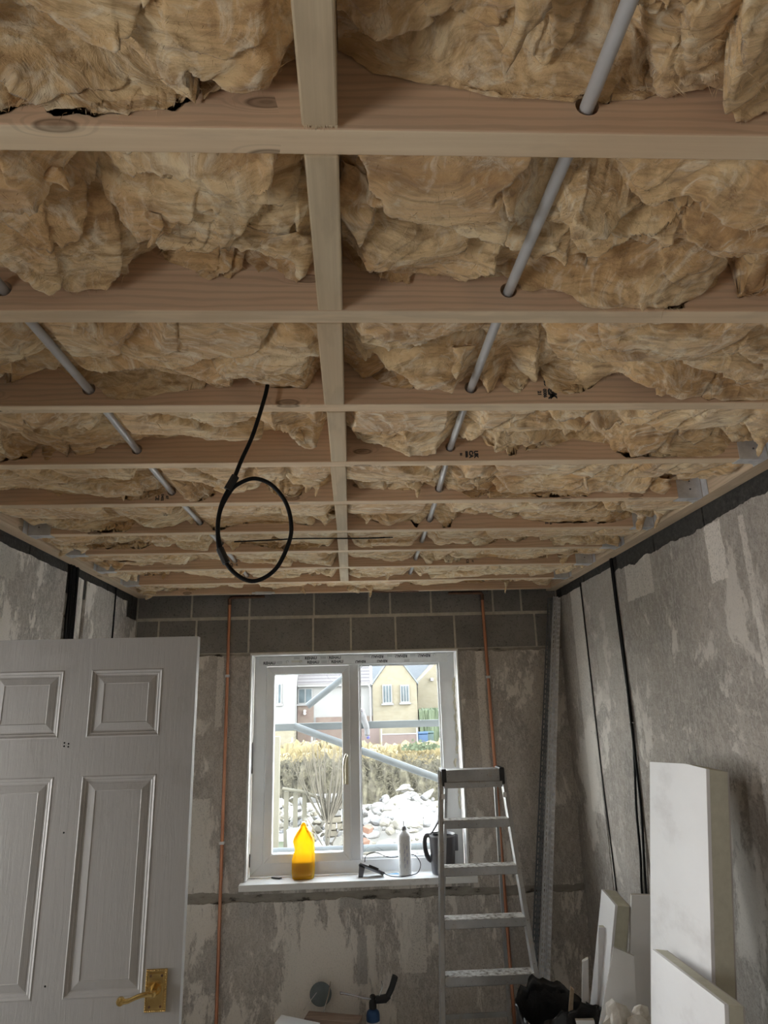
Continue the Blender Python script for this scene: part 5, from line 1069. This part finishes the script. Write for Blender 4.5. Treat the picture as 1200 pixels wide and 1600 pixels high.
e = empty('stone_house', (8, Yh+4, -3)); a = MB().prism([(4.25, Yh+3, -3), (13, Yh+3, -3), (13, Yh+3, 1.6), (8.6, Yh+3, 5.6), (4.5, Yh+3, 1.45)], (0, 6, 0)).build('gable_wall', M['ystone']); r_ = MB().prism([(1.5, Yh+9, 1.2), (6.5, Yh+9, 1.2), (6.5, Yh+12, 6), (1.5, Yh+12, 6)], (0, 0, .15)).build('roof', M['slate']); lp = MB().box(5.35, 5.55, Yh+2.7, Yh+3, 1.55, 1.75).build('wall_lamp', M['kettle'])
under(e, a, r_, lp); tag(e, 'yellow stone house end wall at the far right of the view', 'house')
hedge('tall_green_hedge', 4.2, 9, 45.2, .4, -3, -.33, [M['leafg'], M['leafg']], 'tall clipped bright green hedge between the two stone houses', 900, 8)
def panel_fence(x0, x1, y, z0, z1, label, posts=True):
    e = empty('garden_fence', ((x0+x1)/2, y, z0)); ps = [MB().box(x0, x1, y, y+.04, z0, z1).build('boards', M['fencew'])]
    if posts:
        for x in (x0-.08, x1): ps.append(MB().box(x, x+.08, y-.03, y+.07, z0, z1+.35).build('post', M['render']))
    ps.append(MB().box(x0, x1, y-.02, y+.06, z1, z1+.06).build('top_rail', M['render'])); under(e, *ps); tag(e, label, 'fence', 'brown garden fences')
panel_fence(1.68, 3.72, 42., -3, -1.68, 'brown horizontal-board fence panel below the gabled house'); panel_fence(3.9, 6.6, 41.6, -3, -2.22, 'low brown fence right of the bins', False); panel_fence(.2, 1.55, 42.6, -3, -1.15, 'tall dark brown fence left of the white post', False)
def bin_(x, y, m, label):
    e = empty('wheelie_bin', (x, y, -3)); a = MB().prism([(x-.24, y, -2.95), (x+.24, y, -2.95), (x+.29, y, -1.75), (x-.29, y, -1.75)], (0, .5, 0)).build('bin_body', m, bevel=.03); l = MB().box(x-.31, x+.31, y-.05, y+.58, -1.74, -1.60).build('bin_lid', m, bevel=.04); w_ = MB().tube([(x-.2, y+.5, -2.9), (x+.2, y+.5, -2.9)], .1, 12).build('wheels', M['blackm']); under(e, a, l, w_); tag(e, label, 'bin', 'wheelie bins')
bin_(4.22, 43.0, M['binb'], 'bright blue wheelie bin by the houses'); bin_(4.66, 43.75, M['bing'], 'dark green wheelie bin right of the blue one')
e = empty('balcony_rail', (-2.8, 40, -3)); ps = [MB().box(-3.5, -1.35, 40, 40.06, -1.95, -1.87).box(-3.5, -1.35, 40, 40.06, -2.55, -2.47).build('rail', M['render'])]
for x in (-3.5, -2.4, -1.4): ps.append(MB().box(x, x+.09, 39.98, 40.08, -3, -1.6).build('post', M['render']))
under(e, *ps); tag(e, 'white garden railing in front of the brick panel house', 'railing')
for x, s in ((-2.75, 'left'), (-1.95, 'right')): tag(MB().prism([(x-.24, 40.3, -2.45), (x+.24, 40.3, -2.45), (x+.30, 40.3, -2.15), (x-.30, 40.3, -2.15)], (0, .3, 0)).build('planter', M['planter'], bevel=.02), 'orange terracotta planter behind the white railing, %s one' % s, 'planter', 'orange planters')
